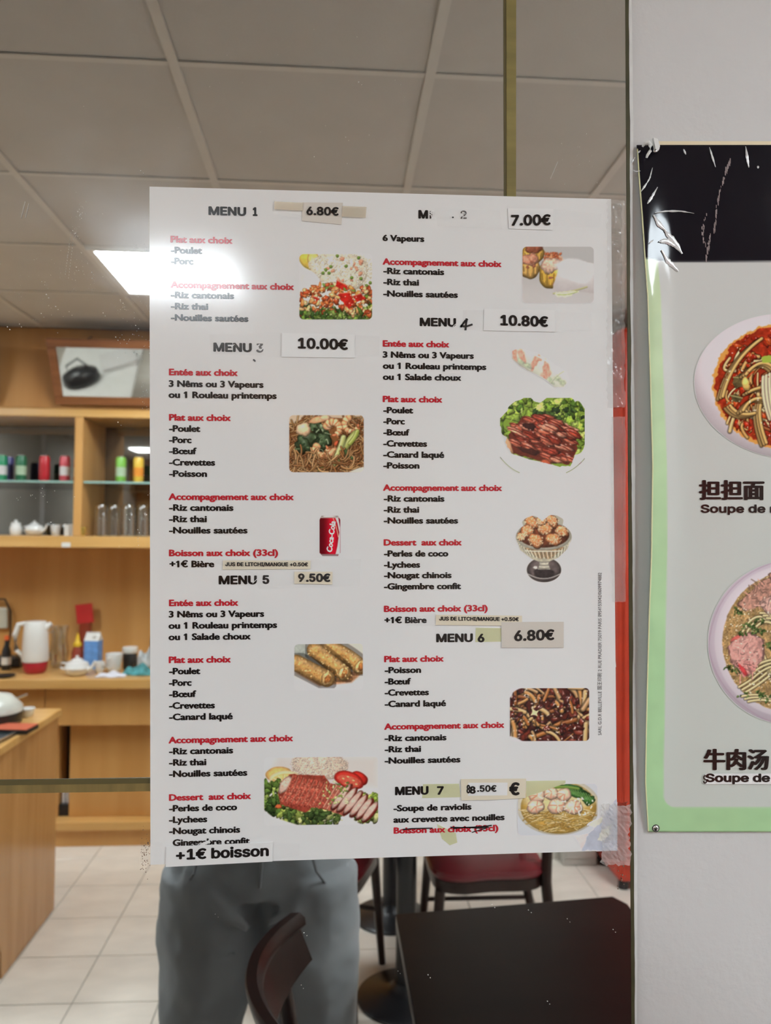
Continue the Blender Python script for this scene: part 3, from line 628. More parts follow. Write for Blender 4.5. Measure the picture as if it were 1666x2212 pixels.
loft(bm, [((0, 0, 1.0), .20, .138, (0, 0, 1)), ((0, 0, 1.08), .19, .135, (0, 0, 1)), ((0, 0, 1.25), .195, .14, (0, 0, 1)), ((0, -0.01, 1.38), .20, .125, (0, 0, 1)), ((0, -0.015, 1.45), .13, .09, (0, 0, 1)), ((0, -0.012, 1.485), .075, .068, (0, 0, 1))], 28)
for s in (-1, 1):
    hx = HAND[s]; sh = Vector((s * 0.185, -0.01, 1.39)); el = Vector((0.265, 0.155, 1.20)) if s > 0 else Vector((-0.13, 0.20, 1.20)); wr = hx + Vector((s * 0.045, -0.06, -0.105))
    limb(bm, [sh, (sh + el) / 2, el, (el + wr) / 2, wr], [0.078, 0.072, 0.068, 0.060, 0.046])
fused('sweater', bm, M_sweat, pe, 0.009, 4)
for s in (-1, 1):
    bm = bmesh.new(); limb(bm, [(s * 0.135, -0.055, 0.05), (s * 0.148, 0.05, 0.045), (s * 0.158, 0.14, 0.036)], [0.047, 0.046, 0.036])
    ball(bm, Vector((s * 0.137, -0.03, 0.085)), 0.05, (0.9, 1.0, 0.8))
    sh_ = fused('shoe', bm, M_shoe, pe, 0.008, 3)
    MB().prism([(s * 0.135 - 0.045, -0.11), (s * 0.135 + 0.045, -0.11), (s * 0.158 + 0.042, 0.08), (s * 0.158 + 0.03, 0.175), (s * 0.158 - 0.03, 0.175), (s * 0.158 - 0.042, 0.08)][::1], 0.001, 0.022, 'z', 0.004).obj('sole', M_wplast, pe)
# the phone, held just behind the point of view
ph = thing('phone', 'dark smartphone held upright in both hands in front of the person', 'phone', (0.0, -DM - 0.0095, EYE - 0.045))
MB().box((0, 0, 0), (0.074, 0.008, 0.150), 0.0035).obj('phone_body', M_blackm, ph)
MB().box((0, -0.0043, 0), (0.068, 0.0006, 0.142)).obj('screen', pmat('dark_screen', (0.01, 0.01, 0.012), 0.08), ph)
MB().box((0.0, 0.0046, 0.047), (0.066, 0.0012, 0.018), 0.0005).obj('camera_bar', M_blackm, ph)
# ================================================================== flat print: a small painter that inks a fine mesh
def vnoise(X, Yy, sc, seed=0, octs=3):
    rs = np.random.RandomState(seed); T = rs.rand(64, 64); out = 0; amp = 1; tot = 0
    for o in range(octs):
        u, v = X / sc * (2 ** o) + 17.3 * o, Yy / sc * (2 ** o) + 9.1 * o
        i, j = np.floor(u).astype(int), np.floor(v).astype(int); fu, fv = u - i, v - j
        fu = fu * fu * (3 - 2 * fu); fv = fv * fv * (3 - 2 * fv)
        a = T[j % 64, i % 64]; b = T[j % 64, (i + 1) % 64]; c = T[(j + 1) % 64, i % 64]; d = T[(j + 1) % 64, (i + 1) % 64]
        out = out + amp * ((a * (1 - fu) + b * fu) * (1 - fv) + (c * (1 - fu) + d * fu) * fv); tot += amp; amp *= 0.5
    return out / tot
def sm(x): x = np.clip(x, 0, 1); return x * x * (3 - 2 * x)
class Pic:
    """ink colours as they look in the photograph (0-255), coordinates in photograph pixels"""
    def __init__(s, xs, ys, bg):
        s.xs, s.ys = np.asarray(xs, float), np.asarray(ys, float)
        s.X, s.Y = np.meshgrid(s.xs, s.ys); s.c = np.zeros(s.X.shape + (3,)) + np.array(bg, float); s.a = np.ones(s.X.shape)
        s.rs = np.random.RandomState(int(xs[0]) * 7 + int(ys[0]))
    def put(s, m, col):
        col = np.asarray(col, float)
        s.c = s.c * (1 - m[..., None]) + col * m[..., None]
    def win(s, x0, y0, x1, y1):
        i0, i1 = np.searchsorted(s.xs, [x0, x1]); j0, j1 = np.searchsorted(s.ys, [y0, y1]); return slice(max(j0, 0), max(j1, 0)), slice(max(i0, 0), max(i1, 0))
    def blob(s, cx, cy, rx, ry, ang=0, col=(200, 150, 100), shade=0.35, wob=0.12, rim=0.25, tex=0.12, soft=1.2, ts=4.0, hl=0.0):
        R_ = max(rx, ry) * (1.3 + wob) + 3; sl = s.win(cx - R_, cy - R_, cx + R_, cy + R_); X, Y_ = s.X[sl], s.Y[sl]
        if X.size == 0: return
        sd = s.rs.randint(1 << 20); a = math.radians(ang); dx, dy = X - cx, Y_ - cy
        u = (dx * math.cos(a) + dy * math.sin(a)) / rx; v = (-dx * math.sin(a) + dy * math.cos(a)) / ry
        th = np.arctan2(v, u); ph = s.rs.rand(4) * 6.28
        rad = 1 + wob * (np.sin(2 * th + ph[0]) * 0.5 + np.sin(3 * th + ph[1]) * 0.4 + np.sin(5 * th + ph[2]) * 0.3 + np.sin(8 * th + ph[3]) * 0.15)
        r = np.hypot(u, v) / rad; m = sm((1 - r) * min(rx, ry) / soft + 0.5)
        h = np.sqrt(np.clip(1 - r * r, 0, 1)); lit = (1 - shade) + shade * (h * 0.9 - 0.55 * dy / max(rx, ry) - 0.2 * dx / max(rx, ry)) * 1.5
        lit = lit * (1 - rim * np.clip((r - 0.72) / 0.28, 0, 1)) * (1 + tex * 2 * (vnoise(X, Y_, ts, sd) - 0.5))
        c = np.asarray(col, float) * lit[..., None]
        if hl:
            g = np.exp(-(((u + 0.25) / 0.3) ** 2 + ((v + 0.35) / 0.22) ** 2)); c = c + g[..., None] * hl * (255 - c)
        s.c[sl] = s.c[sl] * (1 - m[..., None]) + np.clip(c, 0, 255) * m[..., None]
    def stroke(s, pts, w, col, shade=0.45, hl=0.25, soft=1.0, dark=0.0):
        pts = np.asarray(pts, float)
        if len(pts) == 3:   # quadratic curve
            t = np.linspace(0, 1, 12)[:, None]; pts = (1 - t) ** 2 * pts[0] + 2 * t * (1 - t) * pts[1] + t ** 2 * pts[2]
        elif len(pts) == 4:
            t = np.linspace(0, 1, 16)[:, None]; pts = (1 - t) ** 3 * pts[0] + 3 * t * (1 - t) ** 2 * pts[1] + 3 * t * t * (1 - t) * pts[2] + t ** 3 * pts[3]
        lo, hi = pts.min(0) - w - 3, pts.max(0) + w + 3; sl = s.win(lo[0], lo[1], hi[0], hi[1]); X, Y_ = s.X[sl], s.Y[sl]
        if X.size == 0: return
        d = np.full(X.shape, 1e9); side = np.zeros(X.shape)
        for a, b in zip(pts[:-1], pts[1:]):
            ab = b - a; L = ab @ ab + 1e-9; t = np.clip(((X - a[0]) * ab[0] + (Y_ - a[1]) * ab[1]) / L, 0, 1)
            ex, ey = X - a[0] - t * ab[0], Y_ - a[1] - t * ab[1]; dd = np.hypot(ex, ey); k = dd < d
            d = np.where(k, dd, d); side = np.where(k, ey + 0.4 * ex, side)
        if dark:
            m = sm((w * 1.45 - d) / 1.2 + 0.5) * dark; s.c[sl] = s.c[sl] * (1 - 0.7 * m[..., None])
        m = sm((w - d) / soft + 0.5); q = np.clip(d / w, 0, 1)
        lit = (1 - shade * q * q) * (1 - 0.18 * np.clip(side / w, -1, 1)); c = np.asarray(col, float) * lit[..., None]
        g = np.clip(1 - np.abs(side / w + 0.35) * 3, 0, 1) * (q < 0.9) * hl; c = c + g[..., None] * (255 - c)
        s.c[sl] = s.c[sl] * (1 - m[..., None]) + np.clip(c, 0, 255) * m[..., None]
    def poly(s, pts, col, soft=1.0, wob=0.0, ws=6.0, tex=0.0, ts=5.0, grad=None):
        pts = np.asarray(pts, float); lo, hi = pts.min(0) - 4, pts.max(0) + 4; sl = s.win(lo[0], lo[1], hi[0], hi[1]); X, Y_ = s.X[sl], s.Y[sl]
        if X.size == 0: return
        sd = s.rs.randint(1 << 20)
        if wob: Xw = X + wob * 2 * (vnoise(X, Y_, ws, sd) - 0.5); Yw = Y_ + wob * 2 * (vnoise(X, Y_, ws, sd + 1) - 0.5)
        else: Xw, Yw = X, Y_
        ins = np.zeros(X.shape, bool); d = np.full(X.shape, 1e9)
        for a, b in zip(pts, np.roll(pts, -1, 0)):
            cnd = ((a[1] > Yw) != (b[1] > Yw)) & (Xw < (b[0] - a[0]) * (Yw - a[1]) / (b[1] - a[1] + 1e-9) + a[0]); ins ^= cnd
            ab = b - a; t = np.clip(((Xw - a[0]) * ab[0] + (Yw - a[1]) * ab[1]) / (ab @ ab + 1e-9), 0, 1)
            d = np.minimum(d, np.hypot(Xw - a[0] - t * ab[0], Yw - a[1] - t * ab[1]))
        m = sm(np.where(ins, d, -d) / soft + 0.5); c = np.zeros(X.shape + (3,)) + np.asarray(col, float)
        if tex: c = c * (1 + tex * 2 * (vnoise(X, Y_, ts, sd + 2) - 0.5))[..., None]
        if grad is not None:
            k = np.clip((Y_ - lo[1]) / (hi[1] - lo[1]), 0, 1)[..., None]; c = c * (1 - k) + np.asarray(grad, float) * k * (c / (np.asarray(col, float) + 1e-6))
        s.c[sl] = s.c[sl] * (1 - m[..., None]) + np.clip(c, 0, 255) * m[..., None]
    def tex(s, amp, sc, m=None):
        n = 1 + amp * 2 * (vnoise(s.X, s.Y, sc, s.rs.randint(1 << 20)) - 0.5); n = n if m is None else 1 + (n - 1) * m
        s.c = s.c * n[..., None]
    def rnd(s, a, b): return a + (b - a) * s.rs.rand()
    def frame(s, x0, y0, x1, y1, r, paper=None, sl=0.0):
        """rounded-corner picture edge (cut away outside); sl = slope of the horizontal sides"""
        cx, cy = (x0 + x1) / 2, (y0 + y1) / 2; yy = s.Y - sl * (s.X - x0)
        qx = np.abs(s.X - cx) - (x1 - x0) / 2 + r; qy = np.abs(yy - cy) - (y1 - y0) / 2 + r
        d = np.hypot(np.maximum(qx, 0), np.maximum(qy, 0)) + np.minimum(np.maximum(qx, qy), 0) - r
        s.a = np.minimum(s.a, sm(0.5 - d / 1.2))
    def build(s, name, mat, parent, plane, paper=(201, 197, 199), cut=0.02):
        H_, W_ = s.X.shape; P = [plane(x, y) for y in s.ys for x in s.xs]
        org = parent.matrix_basis.translation
        c = s.c; e = np.pad(c, ((1, 1), (1, 1), (0, 0)), 'edge'); e = (e[:-2] + 2 * e[1:-1] + e[2:]) / 4; c = (e[:, :-2] + 2 * e[:, 1:-1] + e[:, 2:]) / 4
        c = c * s.a[..., None] + np.asarray(paper, float) * (1 - s.a[..., None])
        L = np.clip(lin(np.clip(c, 0, 255)) / KALB, 0.003, 0.95).reshape(-1, 3)
        k = np.arange(H_ * W_).reshape(H_, W_); keep = (s.a[:-1, :-1] > cut) | (s.a[1:, 1:] > cut) | (s.a[:-1, 1:] > cut) | (s.a[1:, :-1] > cut)
        F = np.stack([k[1:, :-1], k[1:, 1:], k[:-1, 1:], k[:-1, :-1]], -1)[keep]
        used = np.unique(F); mp = np.full(H_ * W_, -1); mp[used] = np.arange(len(used))
        V = np.array([tuple(p) for p in P])[used] - np.array(org); F = mp[F]
        me = bpy.data.meshes.new(name); me.vertices.add(len(V)); me.vertices.foreach_set('co', V.ravel())
        me.loops.add(F.size); me.loops.foreach_set('vertex_index', F.ravel().astype(np.int32)); me.polygons.add(len(F))
        me.polygons.foreach_set('loop_start', np.arange(0, F.size, 4, dtype=np.int32)); me.update(calc_edges=True)
        at = me.color_attributes.new('ink', 'FLOAT_COLOR', 'POINT')
        at.data.foreach_set('color', np.concatenate([L[used], np.ones((len(used), 1))], 1).ravel().astype(np.float32))
        me.materials.append(mat); o = bpy.data.objects.new(name, me); COL.objects.link(o); o.parent = parent; me.shade_smooth()
        return o
def box_pic(x0, y0, x1, y1, bg, step=1.0):
    return Pic(np.arange(x0 - 2, x1 + 2.5, step), np.arange(y0 - 2, y1 + 2.5, step), bg)

# ------------------------------------------------------------------ the eleven food pictures
def noodles(p, x0, y0, x1, y1, n, w, cols, ln=26, hl=0.25, dark=0.5, curl=14):
    for _ in range(n):
        x, y, a = p.rnd(x0, x1), p.rnd(y0, y1), p.rnd(0, 6.28); b = a + p.rnd(-1.6, 1.6)
        c = np.array(cols[p.rs.randint(len(cols))]) * p.rnd(0.85, 1.1)
        p.stroke([(x, y), (x + curl * math.cos(a), y + curl * math.sin(a)), (x + ln * math.cos(b), y + ln * math.sin(b))], w, c, 0.45, hl, 1.0, dark)
def lettuce(p, x0, y0, x1, y1, n, r, cols, dark=(40, 62, 30)):
    for _ in range(n):
        x, y = p.rnd(x0, x1), p.rnd(y0, y1); c = np.array(cols[p.rs.randint(len(cols))]) * p.rnd(0.75, 1.15); rr = r * p.rnd(0.5, 1.2)
        p.blob(x, y, rr, rr * p.rnd(0.4, 0.8), p.rnd(0, 180), c, 0.4, 0.45, 0.45, 0.3, 1.0, 3)
        a = p.rnd(0, 6.28); p.stroke([(x, y), (x + rr * 0.8 * math.cos(a), y + rr * 0.8 * math.sin(a))], 0.7, c * 1.25, 0, 0, 0.9)
def meat(p, x, y, l, wd, ang, col, n=3):
    p.blob(x, y, l, wd, ang, col, 0.45, 0.2, 0.5, 0.3, 1.0, 4, 0.45)
    a = math.radians(ang)
    for _ in range(n):
        t = p.rnd(-0.7, 0.7); q = p.rnd(-0.5, 0.5); cx, cy = x + t * l * math.cos(a) - q * wd * math.sin(a), y + t * l * math.sin(a) + q * wd * math.cos(a)
        p.stroke([(cx - 4 * math.cos(a), cy - 4 * math.sin(a)), (cx + 4 * math.cos(a), cy + 4 * math.sin(a))], 0.8, np.array(col) * p.rnd(0.5, 1.7), 0, 0, 1)
def pic_chicken_rice():
    p = box_pic(647, 549, 804, 690, (222, 216, 200)); p.tex(0.05, 20)
    p.blob(664, 560, 16, 26, -35, (214, 182, 80), 0.2, 0.05, 0.2, 0.08); p.blob(678, 562, 13, 20, -20, (226, 196, 110), 0.15, 0.05, 0.3)
    for k in range(5): p.stroke([(674, 556), (668 + 7 * k, 580 - 2 * k)], 0.7, (240, 222, 160), 0, 0)
    p.blob(735, 583, 66, 40, 4, (228, 216, 190), 0.15, 0.12, 0.1, 0.12, 2, 3)
    for _ in range(420):
        x, y = p.rnd(672, 804), p.rnd(549, 626)
        if (x - 738) ** 2 / 70 ** 2 + (y - 583) ** 2 / 40 ** 2 < 1.05: p.blob(x, y, 2.8, 1.4, p.rnd(0, 180), np.array((236, 226, 204)) * p.rnd(0.84, 1.06), 0.3, 0.1, 0.3, 0)
    for _ in range(15): p.blob(p.rnd(700, 790), p.rnd(556, 612), p.rnd(3, 6), p.rnd(2.5, 4), p.rnd(0, 180), (208, 140, 112), 0.3, 0.3, 0.2)
    for x, y in ((715, 576), (729, 553), (704, 583), (698, 590), (775, 557), (780, 602), (792, 617), (800, 611), (711, 590), (760, 600), (748, 575)): p.blob(x, y, 3.6, 3.6, 0, (98, 124, 52), 0.4, 0.1, 0.4)
    p.blob(672, 612, 20, 22, 0, (222, 220, 218), 0.1, 0.1, 0, 0.02)
    for _ in range(30): lettuce(p, 648, 668, 806, 692, 4, 9, [(92, 116, 44), (60, 88, 36), (112, 136, 60)])
    lettuce(p, 648, 650, 665, 690, 10, 9, [(92, 112, 44), (50, 72, 30)]); lettuce(p, 790, 640, 806, 690, 16, 8, [(132, 150, 62), (90, 110, 40)])
    for _ in range(150):
        x, y = p.rnd(650, 804), p.rnd(614, 680)
        if y < 612 + abs(x - 725) * 0.12: continue
        p.blob(x, y, p.rnd(4, 10), p.rnd(3, 6), p.rnd(0, 180), np.array([(206, 122, 62), (190, 96, 48), (220, 156, 96), (168, 70, 34), (224, 176, 120)][p.rs.randint(5)]) * p.rnd(0.85, 1.1), 0.45, 0.3, 0.45, 0.2, 1, 3, 0.3)
    for pts in ([(728, 606), (752, 618), (744, 628), (726, 618)], [(730, 634), (756, 632), (766, 652), (754, 668), (740, 652)], [(762, 640), (780, 634), (790, 646), (772, 652)], [(676, 640), (690, 644), (686, 652)]):
        p.poly(pts, (178, 32, 24), 1.2, 2, 6, 0.25, 6); p.stroke([pts[0], pts[1]], 1, (226, 120, 90), 0, 0)
    for x, y in ((718, 618), (706, 622), (764, 628), (745, 625), (700, 616)): p.blob(x, y, 5, 2.4, p.rnd(-60, 60), (110, 140, 60), 0.3)
    lettuce(p, 648, 674, 780, 692, 34, 8, [(80, 106, 42), (48, 74, 32), (120, 142, 70)])
    for _ in range(70): p.blob(p.rnd(655, 800), p.rnd(622, 680), 1.3, 1, 0, (250, 226, 190), 0, 0, 0, 0)
    p.frame(647, 549, 804, 690, 9); return p
def dumpling(p, x, y, rx, ry, c1=(206, 160, 90), c2=(186, 128, 104)):
    p.blob(x, y + ry * 0.15, rx, ry, 0, c1, 0.35, 0.1, 0.4, 0.25, 1.3, 7); p.blob(x, y - ry * 0.45, rx * 0.85, ry * 0.55, 0, c2, 0.3, 0.2, 0.2, 0.3, 2.5, 4)
    for k in range(7):
        a = math.radians(20 + k * 23); p.stroke([(x + rx * 0.8 * math.cos(a), y + ry * 0.1), (x + rx * 0.75 * math.cos(a), y + ry * (0.25 + 0.6 * math.sin(a)))], 1.2, np.array(c1) * (1.18 if k % 2 else 0.7), 0.3, 0, 2.2)
def pic_dumplings():
    p = box_pic(1129, 533, 1283, 654, (172, 169, 166)); k = sm((p.Y - 560) / 90)[..., None]; p.c = p.c * (1 - k) + np.array((188, 184, 182)) * k
    p.blob(1250, 560, 50, 30, 0, (172, 170, 168), 0, 0.1, 0, 0, 18)
    p.poly([(1176, 543), (1200, 548), (1230, 566), (1215, 582), (1180, 570)], (196, 142, 104), 4, 5, 7, 0.3, 4)
    for _ in range(40): p.blob(p.rnd(1176, 1212), p.rnd(546, 572), p.rnd(2, 4), p.rnd(1.5, 3), p.rnd(0, 180), (170, 90, 58), 0.3, 0.3, 0.2, 0, 2)
    dumpling(p, 1152, 545, 24, 22, (200, 156, 76), (140, 82, 60)); dumpling(p, 1146, 573, 20, 27); dumpling(p, 1189, 588, 24, 32, (208, 162, 70), (204, 168, 146))
    for x, y in ((1149, 566), (1140, 577), (1154, 575), (1198, 613), (1190, 600)): p.blob(x, y, 4, 3, 0, (140, 84, 62), 0.2, 0.4, 0, 0.2, 2.5)
    p.poly([(1214, 566), (1228, 560), (1283, 570), (1283, 634), (1262, 628), (1208, 638), (1194, 626), (1200, 600)], (216, 214, 214), 3.5, 3, 14, 0.03, 10, (176, 168, 165))
    p.blob(1240, 586, 40, 22, 20, (222, 221, 222), 0.05, 0.1, 0, 0, 12); p.blob(1262, 578, 30, 12, 25, (216, 214, 216), 0.05, 0.1, 0, 0, 8)
    p.poly([(1264, 582), (1276, 592), (1270, 586)], (200, 176, 140), 2); p.stroke([(1196, 634), (1225, 634), (1268, 620)], 1.6, (176, 174, 120), 0.2, 0, 2.5)
    p.poly([(1200, 632), (1236, 628), (1252, 630), (1222, 642), (1204, 640)], (218, 222, 186), 2, 3, 5, 0.1, 4); p.stroke([(1204, 636), (1226, 639), (1248, 630)], 0.8, (150, 160, 100), 0, 0)
    p.frame(1129, 533, 1283, 654, 9); return p
def shrimp(p, x, y, r, rot, w, flip=1, tail=True):
    n = 8
    for k in range(n):
        a = math.radians(rot + flip * k * 30); ww = w * (1.0 - 0.055 * k); cx, cy = x + r * math.cos(a), y + r * math.sin(a)
        p.blob(cx, cy, ww, ww * 0.82, math.degrees(a), (226, 178, 132) if k % 2 else (214, 152, 108), 0.35, 0.08, 0.25, 0.12, 1.2, 4, 0.3)
    for k in range(n): a = math.radians(rot + flip * (k * 30 + 12)); p.stroke([(x + (r + w * .75) * math.cos(a), y + (r + w * .75) * math.sin(a)), (x + (r - w * .2) * math.cos(a), y + (r - w * .2) * math.sin(a))], 0.8, (196, 116, 74), 0, 0, 1.6)
    if tail:
        a = math.radians(rot + flip * n * 30); cx, cy = x + r * math.cos(a), y + r * math.sin(a)
        p.blob(cx, cy, w * 0.55, w * 0.28, math.degrees(a) + 90, (206, 120, 84), 0.3)
def pic_shrimp_noodles():
    p = box_pic(625, 897, 786, 1020, (196, 176, 150)); p.poly([(620, 925), (660, 900), (780, 905), (790, 1025), (620, 1025)], (122, 78, 46), 3)
    cols = [(178, 128, 78), (156, 102, 58), (198, 152, 100), (136, 84, 46)]
    noodles(p, 622, 915, 664, 1012, 90, 1.7, cols); noodles(p, 745, 900, 790, 960, 80, 1.7, cols); noodles(p, 622, 975, 788, 1018, 230, 1.9, cols); noodles(p, 650, 900, 700, 920, 25, 1.5, cols)
    for x, y, a, b in ((690, 932, 22, 20), (668, 950, 26, 18), (655, 962, 24, 14), (700, 952, 18, 20), (680, 925, 14, 10)):
        p.blob(x, y, a, b, p.rnd(0, 90), (52, 68, 46), 0.5, 0.3, 0.4, 0.5, 1.2, 7, 0.2)
    for _ in range(34): x, y = p.rnd(645, 712), p.rnd(918, 972); p.stroke([(x, y), (x + p.rnd(-10, 10), y + p.rnd(-8, 8)), (x + p.rnd(-12, 12), y + p.rnd(-12, 12))], p.rnd(0.8, 2.0), [(96, 118, 82), (30, 44, 30), (150, 168, 132), (44, 66, 44)][p.rs.randint(4)], 0.3, 0)
    p.blob(656, 928, 15, 16, 20, (222, 184, 146), 0.35, 0.15, 0.25, 0.15, 1.2, 5, 0.3); p.blob(690, 906, 26, 7, -14, (222, 160, 118), 0.3, 0.15); p.blob(702, 902, 10, 6, 0, (232, 190, 150), 0.2)
    shrimp(p, 759, 917, 15, 250, 8, -1); shrimp(p, 720, 926, 14, 200, 10, 1); shrimp(p, 695, 972, 13, 215, 9.5, -1)
    p.blob(716, 978, 18, 7, -40, (218, 150, 108), 0.35, 0.1, 0.3, 0.1, 1.2, 4, 0.3); p.blob(726, 958, 7, 3.5, -65, (204, 92, 60), 0.3)
    p.stroke([(768, 938), (750, 955), (724, 1000)], 8, (172, 176, 98), 0.4, 0.25, 1.2, 0.4); p.stroke([(742, 945), (738, 965), (718, 1005)], 6, (190, 192, 120), 0.4, 0.3, 1.2, 0.4); p.stroke([(772, 932), (768, 945), (756, 958)], 5, (164, 174, 84), 0.4, 0.3)
    p.stroke([(745, 972), (752, 985), (760, 990)], 4, (70, 96, 56), 0.4, 0.1); p.stroke([(715, 995), (700, 1008), (690, 1015)], 4, (110, 122, 60), 0.4, 0.1)
    noodles(p, 700, 990, 785, 1018, 40, 1.8, cols); noodles(p, 628, 985, 690, 1018, 40, 1.8, cols); p.poly([(752, 1020), (772, 1012), (786, 1008), (788, 1022)], (212, 204, 190), 2)
    p.frame(625, 897, 786, 1020, 9); return p
def pic_spring_roll():
    p = box_pic(1100, 748, 1234, 842, (201, 197, 199)); p.a[:] = 0
    path = [(1108, 757), (1124, 753), (1160, 762), (1196, 786), (1226, 806), (1229, 820), (1218, 836), (1198, 836), (1176, 818), (1148, 804), (1122, 790), (1106, 774)]
    q = Pic(p.xs, p.ys, (0, 0, 0)); q.poly(path, (255, 255, 255), 1.6, 1.5, 10); p.a = q.c[..., 0] / 255
    p.c[:] = (204, 204, 188); t = ((p.X - 1165) * 0.55 - (p.Y - 797) * 0.83) / 24; p.c *= (1.0 + 0.10 * np.clip(t, -1, 1) - 0.10 * np.clip(-t, 0, 1) ** 2)[..., None]
    for x, y, a, b, an in ((1112, 765, 6, 15, -8), (1128, 768, 6, 17, -12), (1156, 782, 6, 18, 18), (1164, 775, 8, 5, 10), (1180, 796, 7, 17, -8), (1183, 806, 6, 10, 0), (1176, 812, 8, 5, 20)):
        p.blob(x, y, a, b, an, (214, 152, 130), 0.1, 0.35, 0, 0.25, 4, 4)
    for x, y in ((1126, 782), (1140, 790), (1205, 818), (1190, 822), (1215, 826)): p.blob(x, y, 9, 5, 35, (176, 184, 156), 0.1, 0.3, 0, 0.2, 4)
    p.stroke([(1150, 765), (1176, 774), (1208, 800)], 1.2, (236, 236, 230), 0, 0, 2); p.stroke([(1188, 830), (1200, 812), (1218, 802)], 1, (180, 182, 160), 0, 0, 2); p.stroke([(1110, 778), (1140, 800), (1176, 820)], 1.5, (168, 164, 148), 0, 0, 3)
    return p
def pic_duck():
    p = box_pic(1076, 856, 1266, 1024, (201, 197, 199)); p.a[:] = 0
    q = Pic(p.xs, p.ys, (0, 0, 0)); q.blob(1105, 912, 26, 32, 20, (255,) * 3, 0, 0.25, 0, 0); q.blob(1140, 885, 38, 26, 0, (255,) * 3, 0, 0.25, 0, 0); q.blob(1205, 882, 46, 24, 0, (255,) * 3, 0, 0.2, 0, 0); q.blob(1240, 925, 32, 54, 10, (255,) * 3, 0, 0.15, 0, 0)
    q.poly([(1100, 930), (1130, 898), (1190, 896), (1240, 930), (1248, 970), (1232, 1006), (1210, 1008), (1160, 996), (1106, 980), (1092, 955)], (255,) * 3, 1.5, 2, 8)
    p.a = np.clip(q.c[..., 0] / 255, 0, 1)
    p.c[:] = (122, 148, 54); lettuce(p, 1080, 858, 1264, 985, 190, 13, [(150, 176, 72), (112, 142, 48), (176, 196, 98), (74, 104, 36), (134, 160, 60)])
    lettuce(p, 1150, 880, 1264, 905, 16, 8, [(40, 62, 30), (60, 84, 38)])
    p.poly([(1098, 940), (1128, 902), (1190, 898), (1242, 930), (1248, 972), (1230, 1004), (1160, 994), (1106, 978)], (96, 40, 28), 1.5, 2, 8, 0.2)
    for _ in range(75):
        x, y = p.rnd(1108, 1240), p.rnd(902, 998)
        if y < 896 + abs(x - 1165) * 0.32 or y > 962 + (x - 1100) * 0.33: continue
        meat(p, x, y, p.rnd(15, 27), p.rnd(5, 8), p.rnd(8, 38), np.array([(178, 96, 72), (150, 60, 42), (198, 128, 102), (164, 80, 58), (126, 46, 30)][p.rs.randint(5)]))
        a = math.radians(25); p.stroke([(x - 17, y - 7), (x, y - 4), (x + 18, y + 9)], 1.1, (98, 30, 20), 0, 0)
    p.blob(1144, 921, 14, 7, 0, (52, 24, 20), 0.2, 0.3); p.blob(1145, 975, 18, 7, 10, (64, 28, 22), 0.2, 0.3)
    for _ in range(24): x, y = p.rnd(1112, 1235), p.rnd(905, 990); p.blob(x, y, p.rnd(1.5, 4), 0.9, 28, (226, 176, 156), 0, 0, 0, 0) if y < 962 + (x - 1100) * 0.3 else None
    p.blob(1099, 962, 6, 18, -25, (204, 150, 112), 0.2, 0.2, 0, 0.1, 3); p.blob(1180, 999, 12, 6, 25, (176, 84, 54), 0.3, 0.2)
    r = Pic(p.xs, p.ys, (0, 0, 0)); r.stroke([(1081, 988), (1100, 1012), (1122, 1021)], 0.9, (255,) * 3, 0, 0); r.stroke([(1264, 990), (1245, 1012), (1224, 1021)], 0.9, (255,) * 3, 0, 0); m = r.c[..., 0] / 255
    p.c = p.c * (1 - m[..., None]) + np.array((158, 156, 160)) * m[..., None]; p.a = np.maximum(p.a, m); p.a *= (p.X < 1263.5) * (p.X > 1080) * (p.Y > 859)
    return p
def pic_cola():
    p = box_pic(689, 1112, 737, 1204, (150, 18, 34), 0.75); k = (p.X - 690) / 46
    q = Pic(p.xs, p.ys, (0, 0, 0)); q.poly([(694.5, 1114), (730.5, 1114), (735.3, 1123), (735.5, 1194), (730, 1201), (697, 1201), (690.5, 1194), (690.5, 1123)], (255,) * 3, 1.2); p.a = q.c[..., 0] / 255
    p.c *= (0.55 + 1.1 * np.exp(-((k - 0.62) / 0.3) ** 2) * 0.75)[..., None]
    p.poly([(723, 1115), (731, 1119), (735, 1140), (735, 1198), (724, 1201), (729, 1180), (733, 1150), (729, 1130)], (206, 200, 200), 1.2); p.stroke([(719, 1117), (728, 1140), (731, 1160)], 0.8, (214, 190, 150), 0, 0)
    p.poly([(694, 1113), (731, 1113), (733.5, 1119), (692, 1119)], (176, 166, 160), 1.2); p.blob(712, 1115.5, 17, 2.2, 0, (206, 200, 196), 0.2, 0, 0.4); p.poly([(693, 1197), (732, 1197), (728, 1202), (698, 1202)], (128, 110, 110), 1.2)
    return p
